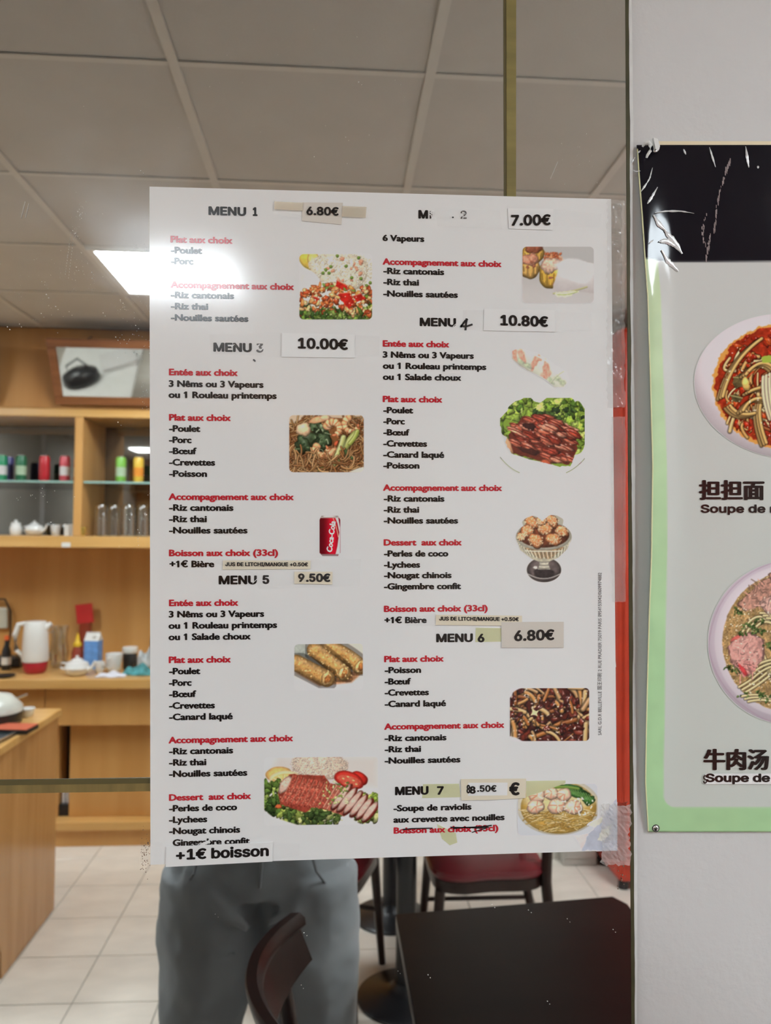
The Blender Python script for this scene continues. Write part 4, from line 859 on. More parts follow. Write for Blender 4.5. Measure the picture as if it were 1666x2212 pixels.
def pic_coupe():
    p = box_pic(1112, 1110, 1238, 1262, (201, 197, 199)); p.a[:] = 0
    q = Pic(p.xs, p.ys, (0, 0, 0)); W1 = (255,) * 3
    q.blob(1175, 1160, 60.5, 35, 0, W1, 0, 0, 0, 0); q.poly([(1116, 1165), (1124, 1188), (1150, 1208), (1164, 1212), (1187, 1212), (1206, 1205), (1226, 1186), (1234, 1165)], W1, 1.2); q.poly([(1162, 1208), (1188, 1208), (1187, 1232), (1163, 1232)], W1); q.blob(1175.5, 1231, 37.5, 27, 0, W1, 0, 0, 0, 0)
    q.blob(1150, 1130, 22, 14, 0, W1, 0, 0.1, 0, 0); q.blob(1195, 1128, 22, 15, 0, W1, 0, 0.1, 0, 0); p.a = np.clip(q.c[..., 0] / 255, 0, 1)
    p.c[:] = (168, 164, 148); p.blob(1175.5, 1231, 37, 26.5, 0, (92, 80, 78), 0.25, 0, 0.3, 0.25, 1.2, 8); p.blob(1175, 1238, 22, 13, 0, (46, 38, 38), 0.2, 0.1, 0, 0.4, 4, 5); p.blob(1157, 1226, 5, 3, 0, (214, 206, 196), 0, 0.2, 0, 0, 2)
    p.stroke([(1141, 1240), (1175, 1260), (1210, 1240)], 1.0, (176, 170, 164), 0, 0)
    p.poly([(1163, 1208), (1188, 1208), (1185, 1218), (1189, 1230), (1162, 1230), (1166, 1218)], (186, 180, 164), 1.2, 0, 6, 0.2); 
    for y in (1213, 1220, 1227): p.stroke([(1163, y), (1175, y + 2.5), (1188, y)], 0.9, (112, 104, 92), 0, 0)
    p.poly([(1116, 1158), (1124, 1188), (1150, 1208), (1164, 1213), (1187, 1213), (1206, 1205), (1226, 1186), (1234, 1158)], (178, 172, 150), 1.2, 0, 6, 0.15); p.poly([(1128, 1184), (1165, 1206), (1190, 1206), (1222, 1184), (1200, 1180), (1150, 1180)], (150, 118, 84), 3, 3, 6, 0.4, 5)
    for k in range(40):
        a = math.pi * k / 39; x = 1175 - 58 * math.cos(a); y = 1166 + 26 * math.sin(a); x2 = 1175 - 50 * math.cos(a) + 3; y2 = y + 14; p.stroke([(x, y), (x2, y2)], 0.9, (222, 216, 196) if k % 2 else (112, 106, 88), 0, 0)
    p.blob(1175, 1158, 60, 31, 0, (196, 190, 170), 0.1, 0, 0.25, 0.1); p.blob(1175, 1156, 55, 27, 0, (96, 48, 28), 0.2, 0, 0.2, 0.4, 1.5, 5)
    for x, y, a, b in ((1150, 1128, 18, 13), (1192, 1126, 17, 13), (1139, 1146, 15, 13), (1178, 1142, 17, 15), (1214, 1148, 16, 12), (1126, 1160, 10, 9), (1196, 1165, 19, 13), (1158, 1168, 20, 13), (1170, 1125, 12, 10)):
        p.blob(x, y, a, b, p.rnd(0, 60), (196, 118, 72), 0.4, 0.15, 0.45, 0.2, 1.2, 4)
        for _ in range(70):
            r, t = math.sqrt(p.rs.rand()), p.rnd(0, 6.28); p.blob(x + a * 0.9 * r * math.cos(t), y + b * 0.9 * r * math.sin(t), 1.3, 0.9, p.rnd(0, 180), np.array((238, 212, 170)) * p.rnd(0.8, 1.08), 0.2, 0, 0, 0)
    p.stroke([(1116, 1162), (1135, 1190), (1175, 1192), (1215, 1190), (1234, 1162)][1:4], 1.2, (214, 208, 190), 0, 0); return p
def pic_nems():
    p = box_pic(636, 1390, 784, 1491, (206, 198, 186)); k = sm((p.Y - 1440) / 45)[..., None]; p.c = p.c * (1 - k) + np.array((208, 203, 203)) * k; p.blob(640, 1395, 30, 18, 30, (172, 176, 166), 0.1, 0.2, 0, 0.1, 12)
    p.poly([(640, 1454), (690, 1482), (760, 1474), (784, 1452), (784, 1440), (740, 1460), (700, 1470)], (168, 120, 84), 6)
    for pts, w in (([(708, 1398), (745, 1410), (778, 1440)], 17), ([(680, 1404), (706, 1424), (742, 1454)], 17), ([(640, 1432), (672, 1448), (706, 1466)], 18)):
        p.stroke(pts, w, (208, 156, 92), 0.55, 0.12, 1.5, 0.5)
        x, y = pts[2]; p.blob(x, y, w * 0.62, w * 0.92, 20, (222, 178, 118), 0.3, 0.1, 0.45, 0.2, 1.2, 4, 0.2); p.blob(x + 2, y + 1, w * 0.34, w * 0.55, 20, (168, 106, 58), 0.3, 0.25, 0.2, 0.3, 2)
    m = ((p.c[..., 0] - p.c[..., 2]) > 45).astype(float); p.tex(0.22, 6, m); p.tex(0.16, 2.5, m)
    for _ in range(130):
        x, y = p.rnd(645, 780), p.rnd(1398, 1470); i, j = int(y - p.ys[0]), int(x - p.xs[0])
        if m[i, j] > 0.5: p.blob(x, y, p.rnd(1, 2.4), p.rnd(0.8, 1.6), p.rnd(0, 180), (236, 200, 138) if p.rs.rand() > 0.4 else (170, 112, 58), 0, 0.2, 0, 0)
    p.frame(636, 1392, 784, 1491, 8, sl=-0.012); return p
def pic_beef():
    p = box_pic(1102, 1486, 1273, 1601, (72, 24, 16)); p.tex(0.4, 10)
    for _ in range(60): p.blob(p.rnd(1102, 1273), p.rnd(1486, 1601), p.rnd(10, 22), p.rnd(6, 12), p.rnd(0, 180), [(92, 36, 26), (60, 22, 18), (118, 50, 36), (78, 34, 30)][p.rs.randint(4)], 0.5, 0.3, 0.4, 0.3, 1.2, 5, 0.35)
    for _ in range(62):
        x, y, a = p.rnd(1102, 1273), p.rnd(1486, 1601), p.rnd(-1.1, 1.1) + (math.pi / 2 if p.rs.rand() > 0.5 else 0.3); l = p.rnd(10, 24); b = a + p.rnd(-0.5, 0.5); c = [(206, 146, 84), (182, 112, 56), (222, 176, 118), (150, 84, 40), (196, 152, 104)][p.rs.randint(5)]
        p.stroke([(x - l * math.cos(a), y - l * math.sin(a)), (x + 3, y - 3), (x + l * math.cos(b), y + l * math.sin(b))], p.rnd(2.2, 5.6), c, 0.6, 0.25, 1.3, 0.6)
    for _ in range(34): p.blob(p.rnd(1102, 1273), p.rnd(1490, 1601), p.rnd(5, 12), p.rnd(3, 6), p.rnd(0, 180), [(96, 34, 22), (66, 24, 20)][p.rs.randint(2)], 0.5, 0.3, 0.4, 0.3, 1.2, 4, 0.5)
    p.poly([(1150, 1530), (1158, 1536), (1165, 1534), (1160, 1542), (1163, 1548), (1154, 1544), (1146, 1546), (1150, 1538)], (226, 206, 156), 1.2)
    for _ in range(90): p.blob(p.rnd(1104, 1272), p.rnd(1488, 1600), p.rnd(0.8, 3), p.rnd(0.6, 1.2), p.rnd(0, 180), (244, 228, 214), 0, 0.2, 0, 0)
    p.poly([(1098, 1482), (1140, 1482), (1122, 1488), (1110, 1496), (1104, 1504), (1098, 1510)], (201, 197, 199), 2, 2); p.poly([(1098, 1590), (1112, 1592), (1126, 1598), (1136, 1604), (1098, 1606)], (201, 197, 199), 2, 2)
    p.frame(1102, 1487, 1273, 1601, 8, sl=-0.004); return p
def pic_roast_duck():
    p = box_pic(571, 1634, 817, 1784, (208, 203, 202)); p.poly([(571, 1690), (600, 1634), (817, 1634), (817, 1700)], (204, 192, 186), 30)
    p.blob(690, 1652, 62, 32, 0, (218, 192, 170), 0.15, 0.1, 0.1, 0.1, 2.5, 4)
    for _ in range(350):
        x, y = p.rnd(628, 752), p.rnd(1634, 1684)
        if ((x - 690) / 62) ** 2 + ((y - 1652) / 32) ** 2 < 1: p.blob(x, y, 2.6, 1.4, p.rnd(0, 180), np.array((226, 204, 184)) * p.rnd(0.86, 1.06), 0.3, 0.1, 0.3, 0)
    p.blob(602, 1673, 28, 17, -8, (220, 172, 102), 0.2, 0.05, 0.15, 0.1, 1.5); p.blob(614, 1682, 33, 17, -6, (234, 208, 162), 0.1, 0.03, 0.1, 0.05, 1.3); p.blob(615, 1684, 27, 13, -6, (222, 178, 112), 0.1, 0.03, 0, 0.15, 1.5)
    for k in range(7): a = math.pi + math.pi * k / 6; p.stroke([(615, 1692), (615 + 27 * math.cos(a), 1690 + 16 * math.sin(a))], 0.7, (240, 220, 180), 0, 0)
    p.blob(775, 1682, 20, 15, 20, (186, 44, 36), 0.3, 0.05, 0.3, 0.1); p.blob(754, 1685, 33, 18, 18, (206, 54, 44), 0.15, 0.04, 0.35, 0.1); p.blob(755, 1687, 25, 12, 18, (214, 92, 72), 0.1, 0.1, 0, 0.3, 2, 5)
    for x, y in ((742, 1682), (752, 1678), (764, 1686), (770, 1694), (748, 1692), (758, 1696)): p.blob(x, y, 3, 1.6, 20, (238, 188, 130), 0.1, 0.1, 0, 0)
    lettuce(p, 573, 1692, 606, 1745, 40, 11, [(146, 164, 84), (90, 116, 50), (118, 140, 66)]); lettuce(p, 580, 1722, 620, 1760, 25, 10, [(52, 72, 34), (70, 94, 42)]); lettuce(p, 608, 1735, 730, 1782, 130, 12, [(182, 184, 112), (138, 150, 72), (206, 204, 148), (84, 104, 48), (60, 78, 38)])
    lettuce(p, 770, 1718, 816, 1775, 55, 11, [(158, 172, 86), (196, 198, 130), (122, 142, 60)]); p.blob(602, 1742, 7, 5, 0, (206, 96, 56)); p.poly([(571, 1750), (590, 1765), (650, 1784), (571, 1786)], (212, 204, 202), 3)
    # sliced roast: left pile with glazed skin, right slices showing pale meat
    p.poly([(600, 1712), (625, 1672), (700, 1675), (720, 1700), (660, 1756), (606, 1738)], (140, 60, 46), 2, 2, 7, 0.3)
    p.blob(616, 1695, 10, 22, 32, (214, 178, 160), 0.2, 0.1, 0.4)
    for k in range(9):
        x = 628 + 11.5 * k; y = 1706 + 1.6 * k
        p.poly([(x - 20, y + 26), (x + 6, y - 32 + k), (x + 15, y - 30 + k), (x - 6, y + 32)], (162, 76, 60), 1.3, 2, 6, 0.4, 3); p.stroke([(x - 21, y + 24), (x - 4, y - 4), (x + 5, y - 31 + k)], 1.0, (186, 116, 94), 0.2, 0, 1.6); p.stroke([(x - 5, y + 31), (x + 5, y + 4), (x + 15, y - 29 + k)], 1.2, (94, 36, 26), 0, 0)
    for k in range(5):
        x = 716 + 8 * k; y = 1722 + 3 * k; p.poly([(x - 16, y + 24), (x + 14, y - 26), (x + 22, y - 22), (x - 4, y + 30)], (170, 92, 74), 1.3, 2, 6, 0.3, 3); p.stroke([(x - 17, y + 22), (x + 12, y - 26)], 1.1, (202, 150, 126), 0.1, 0, 1.5)
    for k in range(6):
        x = 738 + 12.5 * k; y = 1722 + 6.5 * k
        p.blob(x, y, 9.5, 36 - 1.5 * k, 38, (116, 44, 34), 0.25, 0.05, 0.3, 0.2); p.blob(x - 1.5, y - 2.0, 6.8, 33 - 1.5 * k, 38, (212, 172, 156), 0.15, 0.05, 0.25, 0.14, 1.2, 5)
    for _ in range(48): x, y = p.rnd(690, 752), p.rnd(1688, 1738); p.blob(x, y, p.rnd(2, 4.5), p.rnd(1.2, 2.5), p.rnd(0, 180), [(118, 138, 60), (186, 192, 120), (80, 104, 44), (214, 210, 160)][p.rs.randint(4)], 0.3, 0.3)
    for _ in range(120): x, y = p.rnd(605, 690), p.rnd(1685, 1750); p.blob(x, y, p.rnd(0.8, 1.8), 0.8, p.rnd(0, 180), (226, 150, 120), 0, 0.2, 0, 0) if abs((x - 650) * 0.2 + 1715 - y) < 24 else None
    p.frame(571, 1637, 817, 1783, 9, sl=-0.012); return p
def pic_wonton_soup():
    p = box_pic(1119, 1692, 1291, 1806, (190, 192, 196)); p.blob(1206, 1742, 90, 62, 0, (214, 206, 188), 0.1, 0, 0.12, 0.03, 1.5); p.blob(1207, 1744, 82, 57, 0, (196, 156, 76), 0.12, 0, 0.2, 0.1, 1.5)
    p.blob(1207, 1722, 78, 30, 0, (206, 188, 138), 0.05, 0.1, 0, 0.1, 10); cols = [(214, 184, 112), (196, 158, 80), (228, 204, 146), (176, 134, 60)]
    for _ in range(170):
        x, y, a = p.rnd(1135, 1275), p.rnd(1750, 1796), p.rnd(-0.5, 0.5)
        if ((x - 1207) / 76) ** 2 + ((y - 1744) / 52) ** 2 > 1: continue
        p.stroke([(x - 15 * math.cos(a), y - 15 * math.sin(a)), (x, y + p.rnd(-8, 8)), (x + 15 * math.cos(a), y + 12 * math.sin(a))], 1.1, cols[p.rs.randint(4)], 0.3, 0.15, 1.0, 0.35)
    for x, y, a, b, n in ((1250, 1714, 28, 12, 20), (1272, 1728, 15, 10, -10), (1238, 1702, 26, 7, 10)): p.blob(x, y, a, b, n, (48, 92, 42), 0.45, 0.25, 0.3, 0.4, 1.3, 5, 0.15)
    for k in range(9): p.stroke([(1224 + 6 * k, 1700 + 2 * k), (1240 + 5 * k, 1716 + 2 * k)], 0.8, (110, 146, 78), 0, 0)
    p.stroke([(1178, 1704), (1210, 1696), (1250, 1704)], 3, (112, 140, 60), 0.3, 0.1)
    for x, y, r in ((1160, 1720, 19), (1191, 1714, 17), (1219, 1717, 17), (1157, 1743, 19), (1203, 1742, 20), (1239, 1744, 20)):
        p.blob(x, y, r, r * 0.82, 0, (218, 178, 152), 0.35, 0.1, 0.3, 0.12, 1.3, 5, 0.25)
        for k in range(8): a = p.rnd(0, 6.28); p.stroke([(x + 2, y - 2), (x + r * 0.5 * math.cos(a + 0.3), y + r * 0.4 * math.sin(a + 0.3)), (x + r * 0.85 * math.cos(a), y + r * 0.7 * math.sin(a))], 0.9, (240, 214, 190) if k % 2 else (186, 126, 96), 0, 0, 1.4)
    for _ in range(30): p.blob(p.rnd(1215, 1282), p.rnd(1722, 1765), p.rnd(1, 4), p.rnd(0.8, 2), p.rnd(0, 180), (240, 236, 222), 0, 0.3, 0, 0)
    p.frame(1119, 1695, 1291, 1805, 10, sl=-0.012); return p
def bowl_xs(x0): return np.concatenate([np.arange(x0, 1672, 1.0), np.arange(1672, 1900, 3.0)])
def pic_bowl_red():
    cx, cy = 1704, 834; p = Pic(bowl_xs(1496), np.concatenate([np.arange(676, 1002, 1.0)]), (196, 199, 199)); p.a[:] = 0
    q = Pic(p.xs, p.ys, (0,) * 3); q.blob(cx, cy, 204, 156, 6, (255,) * 3, 0, 0, 0, 0, 1.5); p.a = q.c[..., 0] / 255
    p.blob(cx, cy, 204, 156, 6, (204, 192, 196), 0.12, 0, 0.10, 0.01, 1.5); p.blob(cx - 6, cy - 34, 196, 128, 4, (201, 192, 196), 0.02, 0, 0, 0, 24)
    rr = np.hypot((p.X - cx - 2) / 163, (p.Y - cy) / 136) + 0.035 * (vnoise(p.X, p.Y, 9, 4) - 0.5) * 2; m = sm((1.03 - rr) * 60)
    p.put(m, (206, 142, 70)); m2 = sm((0.985 - rr + 0.04 * (vnoise(p.X, p.Y, 22, 9) - 0.5)) * 60); p.put(m2, (146, 44, 24)); p.tex(0.35, 9, m2); back = p.c.copy()
    cols = [(206, 158, 92), (184, 120, 62), (222, 184, 122), (160, 86, 42), (232, 204, 150)]
    for _ in range(150):
        a, r = p.rnd(0, 6.28), math.sqrt(p.rs.rand()) * 0.97; x, y = cx + 2 + 158 * r * math.cos(a), cy + 131 * r * math.sin(a)
        if x > 1690 and p.rs.rand() > 0.3: continue
        t = a + math.pi / 2 + p.rnd(-0.8, 0.8); l = p.rnd(14, 34)
        p.stroke([(x - l * math.cos(t), y - l * math.sin(t)), (x + p.rnd(-14, 14), y + p.rnd(-14, 14)), (x + l * math.cos(t + 0.9), y + l * math.sin(t + 0.9))], p.rnd(2.0, 4.4), cols[p.rs.randint(5)], 0.55, 0.14, 1.4, 0.6)
    for _ in range(60):
        a, r = p.rnd(1.6, 4.7), p.rnd(0.5, 0.98); p.blob(cx + 160 * r * math.cos(a), cy + 133 * r * math.sin(a), p.rnd(5, 14), p.rnd(3, 7), p.rnd(0, 180), [(150, 40, 20), (122, 30, 18), (170, 66, 28)][p.rs.randint(3)], 0.4, 0.35, 0.2, 0.4, 1.5, 4, 0.4)
    for pts in ([(1585, 815), (1600, 806), (1612, 818), (1606, 834), (1590, 838), (1583, 828)], [(1577, 854), (1590, 850), (1604, 860), (1600, 870), (1586, 868)]): p.poly(pts, (84, 74, 46), 1.4, 2, 6, 0.4, 5); p.stroke([pts[0], pts[2]], 1.5, (150, 140, 90), 0.2, 0)
    for pts in ([(1606, 812), (1640, 770), (1668, 800)], [(1640, 870), (1628, 900), (1650, 960)], [(1572, 880), (1590, 905), (1625, 896)], [(1612, 850), (1650, 830), (1680, 850)], [(1556, 860), (1575, 780), (1640, 735)], [(1600, 890), (1620, 850), (1665, 870)]): [p.stroke([(x + d, y - d * 0.6) for x, y in pts], 3.6, np.array((210, 166, 100)) * (0.88 + 0.03 * d), 0.55, 0.12, 1.5, 0.5) for d in (-5, 1, 6)]
    p.blob(1612, 830, 9, 16, -10, (216, 172, 96), 0.35, 0.1, 0.3); p.poly([(1644, 772), (1652, 768), (1690, 766), (1690, 784), (1648, 784)], (150, 168, 66), 1.4, 1.5); [p.stroke([(1650 + 7 * k, 815 - 3 * k), (1646 + 8 * k, 860), (1664 + 6 * k, 905)], 4.5, (224, 204, 168), 0.4, 0.12, 1.5, 0.4) for k in range(5)]
    for _ in range(150): a, r = p.rnd(0, 6.28), math.sqrt(p.rs.rand()) * 0.95; p.blob(cx + 158 * r * math.cos(a), cy + 130 * r * math.sin(a), p.rnd(0.8, 2.4), 0.9, p.rnd(0, 180), [(248, 232, 210), (110, 30, 16)][p.rs.randint(2)], 0, 0, 0, 0)
    r = Pic(p.xs, p.ys, (0,) * 3); r.stroke([(1503, 855), (1530, 955), (1668, 988)], 1.2, (255,) * 3, 0, 0, 1.5); p.put(r.c[..., 0] / 255 * 0.55, (120, 98, 104)); return p
def pic_bowl_beef():
    cx, cy = 1708, 1388; p = Pic(bowl_xs(1526), np.arange(1204, 1574, 1.0), (196, 199, 199)); p.a[:] = 0
    q = Pic(p.xs, p.ys, (0,) * 3); q.blob(cx, cy, 178, 177, 0, (255,) * 3, 0, 0, 0, 0, 1.5); p.a = q.c[..., 0] / 255
    p.blob(cx, cy, 178, 177, 0, (196, 182, 192), 0.1, 0, 0.1, 0.01, 1.5); p.blob(cx + 2, cy - 3, 166, 165, 0, (204, 194, 200), 0.05, 0, 0.05, 0, 4)
    rr = np.hypot((p.X - cx) / 148, (p.Y - cy + 1) / 152); m = sm((1.0 - rr + 0.02 * (vnoise(p.X, p.Y, 8, 2) - 0.5)) * 70); p.put(m, (156, 126, 84)); p.tex(0.3, 12, m); p.tex(0.3, 3, m)
    for _ in range(420):
        a, r = p.rnd(1.4, 4.9), p.rnd(0.6, 0.99); p.blob(cx + 147 * r * math.cos(a), cy + 151 * r * math.sin(a), p.rnd(0.8, 2.4), p.rnd(0.8, 2), 0, [(206, 182, 136), (122, 92, 54), (230, 218, 186), (140, 110, 60)][p.rs.randint(4)], 0.3, 0.1, 0.3, 0)
    for pts in ([(1612, 1370), (1640, 1318), (1672, 1350)], [(1604, 1490), (1640, 1470), (1672, 1440)], [(1610, 1510), (1650, 1500), (1690, 1520)], [(1640, 1400), (1655, 1440), (1672, 1462)], [(1650, 1330), (1690, 1330), (1700, 1380)], [(1620, 1460), (1650, 1430), (1690, 1430)]):
        for d in (-7, 0, 7): p.stroke([(x + d, y + d * 0.8) for x, y in pts], 2.8, (212, 190, 140), 0.4, 0.25, 1.1, 0.6)
    def slab(pts, col):
        p.poly(pts, np.array(col) * 0.55, 2.5, 4, 7); pts = np.array(pts, float); c = pts.mean(0); p.poly((pts - c) * 0.94 + c, col, 2, 4, 7, 0.28, 5)
        for _ in range(22):
            a = p.rs.rand(2) * (pts.max(0) - pts.min(0)) * 0.7 + pts.min(0) + (pts.max(0) - pts.min(0)) * 0.15; p.stroke([a, a + p.rs.randn(2) * 5, a + p.rs.randn(2) * 9], 0.9, np.array(col) * (1.2 if p.rs.rand() > 0.5 else 0.66), 0, 0, 1.5)
    slab([(1592, 1306), (1616, 1282), (1650, 1250), (1672, 1246), (1668, 1300), (1640, 1310), (1610, 1322)], (170, 126, 110)); slab([(1640, 1300), (1665, 1288), (1700, 1300), (1700, 1325), (1655, 1325)], (186, 146, 134)); slab([(1660, 1240), (1700, 1216), (1760, 1230), (1750, 1290), (1680, 1290)], (176, 132, 114))
    slab([(1572, 1396), (1590, 1374), (1622, 1366), (1652, 1380), (1650, 1425), (1628, 1450), (1600, 1458), (1580, 1432)], (192, 140, 130)); slab([(1590, 1430), (1622, 1424), (1634, 1448), (1606, 1464)], (188, 128, 120))
    p.blob(1606, 1448, 5, 14, -35, (190, 64, 66), 0.2, 0.2, 0.1, 0.2, 2.5); p.blob(1590, 1378, 12, 4, -30, (196, 96, 88), 0.2, 0.2, 0, 0.2, 3); slab([(1700, 1360), (1760, 1350), (1780, 1420), (1710, 1430)], (180, 134, 120))
    for x, y, n in ((1618, 1350, 16), (1636, 1340, 10), (1640, 1362, 14), (1612, 1368, 8), (1595, 1322, 9), (1586, 1446, 10), (1578, 1440, 6), (1644, 1500, 14), (1660, 1395, 12), (1665, 1510, 10), (1610, 1500, 6)):
        for _ in range(n): p.blob(x + p.rs.randn() * 7, y + p.rs.randn() * 4.5, p.rnd(2, 5), p.rnd(1.2, 2.6), p.rnd(0, 180), [(62, 84, 40), (92, 112, 60), (44, 60, 30)][p.rs.randint(3)], 0.35, 0.35, 0.3, 0.2)
    for _ in range(150): a, r = p.rnd(0, 6.28), math.sqrt(p.rs.rand()) * 0.93; p.blob(cx + 147 * r * math.cos(a), cy + 150 * r * math.sin(a), p.rnd(0.8, 2.8), 0.9, p.rnd(0, 180), (240, 232, 214), 0, 0, 0, 0)
    r = Pic(p.xs, p.ys, (0,) * 3); r.stroke([(1668, 1216), (1540, 1262), (1531, 1400)], 1.1, (255,) * 3, 0, 0, 1.5); r.stroke([(1531, 1400), (1550, 1510), (1670, 1562)], 1.4, (255,) * 3, 0, 0, 1.5); p.put(r.c[..., 0] / 255 * 0.5, (150, 124, 142)); return p
# ================================================================== writing
_dummy = {}
def inter_font():
    if 'f' not in _dummy:
        _dummy['f'] = None
        try:
            p = os.path.join(bpy.utils.resource_path('LOCAL'), 'datafiles', 'fonts', 'Inter.woff2')   # the typeface that ships inside Blender
            if os.path.exists(p): _dummy['f'] = bpy.data.fonts.load(p)
        except Exception: _dummy['f'] = None
    return _dummy['f']
_tc = {}
def glyph_mesh(text, inter=False, res=3):
    key = (text, inter)
    if key in _tc: return _tc[key]
    v, f = _glyphs(text, inter)
    if not inter and '1' in text:            # give the plain figure 1 its little flag
        g1, _ = _glyphs('1', False); w1 = g1[:, 0].max() - g1[:, 0].min(); H1 = g1[:, 1].max()
        for i, c in enumerate(text):
            if c == '1':
                r = _glyphs(text[:i + 1], False)[0][:, 0].max() - w1; b = len(v)
                v = np.vstack([v, [(r + 0.01, H1), (r - 0.13, H1 - 0.13), (r - 0.13, H1 - 0.19), (r + 0.01, H1 - 0.13)]]); f = f + [(b, b + 1, b + 2, b + 3)]
    _tc[key] = (v, f); return v, f
_gc = {}
def _glyphs(text, inter=False, res=3):
    key = (text, inter)
    if key in _gc: return _gc[key]
    cu = bpy.data.curves.new('writing', 'FONT'); cu.body = text; cu.resolution_u = res
    if inter and inter_font(): cu.font = inter_font()
    o = bpy.data.objects.new('writing', cu); COL.objects.link(o)
    dg = bpy.context.evaluated_depsgraph_get(); me = bpy.data.meshes.new_from_object(o.evaluated_get(dg))
    v = np.empty(len(me.vertices) * 3); me.vertices.foreach_get('co', v); v = v.reshape(-1, 3)[:, :2]
    f = [tuple(p.vertices) for p in me.polygons]
    bpy.data.objects.remove(o); bpy.data.curves.remove(cu); bpy.data.meshes.remove(me)
    _gc[key] = (v, f); return v, f
def cap_h(inter=False): v, _ = glyph_mesh('H', inter); return v[:, 1].max()
def writing(name, lines, mat, parent, plane):
    """lines: (text, x0, x1, baseline y at x0, cap height px, slope, style, (bold x, bold y)) -> one flat mesh of lettering"""
    V = []; F = []; org = np.array(parent.matrix_basis.translation)
    for text, x0, x1, yb, cap, slope, inter, (bx, by) in lines:
        v, f = glyph_mesh(text, inter); s = cap / cap_h(inter); lo, hi = v[:, 0].min(), v[:, 0].max(); sx = (x1 - x0 - 2 * bx) / (hi - lo)
        off = [(0, 0)] if bx == 0 else [(bx * math.cos(a), by * math.sin(a)) for a in np.linspace(0, 2 * math.pi, 9)[:-1]] + [(0, 0)]
        for q, (ox, oy) in enumerate(off):
            X = x0 + bx + (v[:, 0] - lo) * sx + ox; Yp = yb - v[:, 1] * s + oy + slope * (X - x0); b = len(V)
            V += [tuple(np.array(plane(x, y)) - org + np.array((0, -1e-6 * q, 0))) for x, y in zip(X, Yp)]; F += [tuple(i + b for i in ff) for ff in f]
    return shift(V, F, name, mat, parent)
def gridquad(name, x0, y0, x1, y1, mat, parent, plane, nx=20):
    V = [plane(x0 + (x1 - x0) * i / nx, y) - parent.location for y in (y0, (y0 + y1) / 2, y1) for i in range(nx + 1)]
    return shift(V, [(j * (nx + 1) + i, (j + 1) * (nx + 1) + i, (j + 1) * (nx + 1) + i + 1, j * (nx + 1) + i + 1) for j in (0, 1) for i in range(nx)], name, mat, parent)
def quad(name, pts, mat, parent, plane, thick=0.00025, n=1):
    """thin paper label: pixel corners TL TR BR BL"""
    org = Vector(parent.matrix_basis.translation); a = [plane(*p) - org for p in pts]; b = [v + Vector((0, thick, 0)) for v in a]
    k = len(pts); return shift(a + b, [tuple(range(k))[::-1]] + [tuple(range(k, 2 * k))] + [(i, (i + 1) % k, k + (i + 1) % k, k + i) for i in range(k)], name, mat, parent)

# ================================================================== the mirror and what is stuck on it
t = thing('wall_mirror', 'large wall mirror reflecting the restaurant, with brass strips and dusty specks', 'mirror', (0, 0, 0))
m = bpy.data.materials.new('mirror_glass'); m.use_nodes = True; nt = m.node_tree; N = nt.nodes; L = nt.links
b = N['Principled BSDF']; b.inputs['Base Color'].default_value = (0.86, 0.86, 0.84, 1); b.inputs['Metallic'].default_value = 1; b.inputs['Roughness'].default_value = 0.0
g = N.new('ShaderNodeBsdfAnisotropic'); g.inputs['Roughness'].default_value = 0.22; g.inputs['Color'].default_value = (0.85, 0.87, 0.9, 1)
tc = N.new('ShaderNodeTexCoord'); nz = N.new('ShaderNodeTexNoise'); nz.inputs['Scale'].default_value = 6; nz.inputs['Detail'].default_value = 5; L.new(tc.outputs['Object'], nz.inputs['Vector'])
mr = N.new('ShaderNodeMapRange'); mr.inputs[1].default_value = 0.48; mr.inputs[2].default_value = 0.75; mr.inputs[3].default_value = 0.006; mr.inputs[4].default_value = 0.10; L.new(nz.outputs['Fac'], mr.inputs[0])
mx = N.new('ShaderNodeMixShader'); L.new(mr.outputs[0], mx.inputs[0]); L.new(b.outputs[0], mx.inputs[1]); L.new(g.outputs[0], mx.inputs[2]); L.new(mx.outputs[0], N['Material Output'].inputs[0])
MM = m; YM = -0.005
e0, e1 = wallpt(1352, 0, YM), wallpt(1365, 2212, YM); kx = (e1.x - e0.x) / (e1.z - e0.z)
def edge_x(z): return e0.x + (z - e0.z) * kx
zb, zt = 0.12, ZC - 0.03
MB().prism([(-3.15, zb), (edge_x(zb), zb), (edge_x(zt), zt), (-3.15, zt)], -0.0008, YM, 'y').obj('glass', MM, t)
M_brass = pmat('aged_brass_strip', alb((112, 101, 58)), 0.45, var=0.18, scale=9, stretch=(1, 1, 8), spec=0.6)
M_brassx = pmat('aged_brass_strip_across', alb((104, 88, 50)), 0.45, var=0.25, scale=9, stretch=(8, 1, 1), spec=0.6)
M_brassd = pmat('dark_strip_edge', alb((74, 66, 38)), 0.5, var=0.1)  # darker colour for the thin edge of each strip
def strip(name, p, mat, y0, y1, parent=t):
    a = [wallpt(x, y, y1) for x, y in p]; MBx = MB(); MBx.prism([(v.x, v.z) for v in a], y0, y1, 'y', 0.0); return MBx.obj(name, mat, parent)
strip('brass_strip', [(1093, -420), (1116, -420), (1115, 440), (1095, 440)], M_brass, YM - 0.0001, YM - 0.0012)
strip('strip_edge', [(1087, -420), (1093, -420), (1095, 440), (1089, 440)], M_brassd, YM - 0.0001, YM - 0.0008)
strip('brass_strip', [(-6400, 1785), (340, 1692), (340, 1709), (-6400, 1818)], M_brassx, YM - 0.0001, YM - 0.0012)
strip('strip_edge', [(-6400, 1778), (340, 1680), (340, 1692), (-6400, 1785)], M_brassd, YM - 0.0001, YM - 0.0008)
M_olive = pmat('dark_glass_edge', alb((58, 56, 38)), 0.35, var=0.2, scale=40); M_edgehl = pmat('plaster_edge_highlight', alb((208, 204, 196)), 0.6, var=0.05, scale=60)
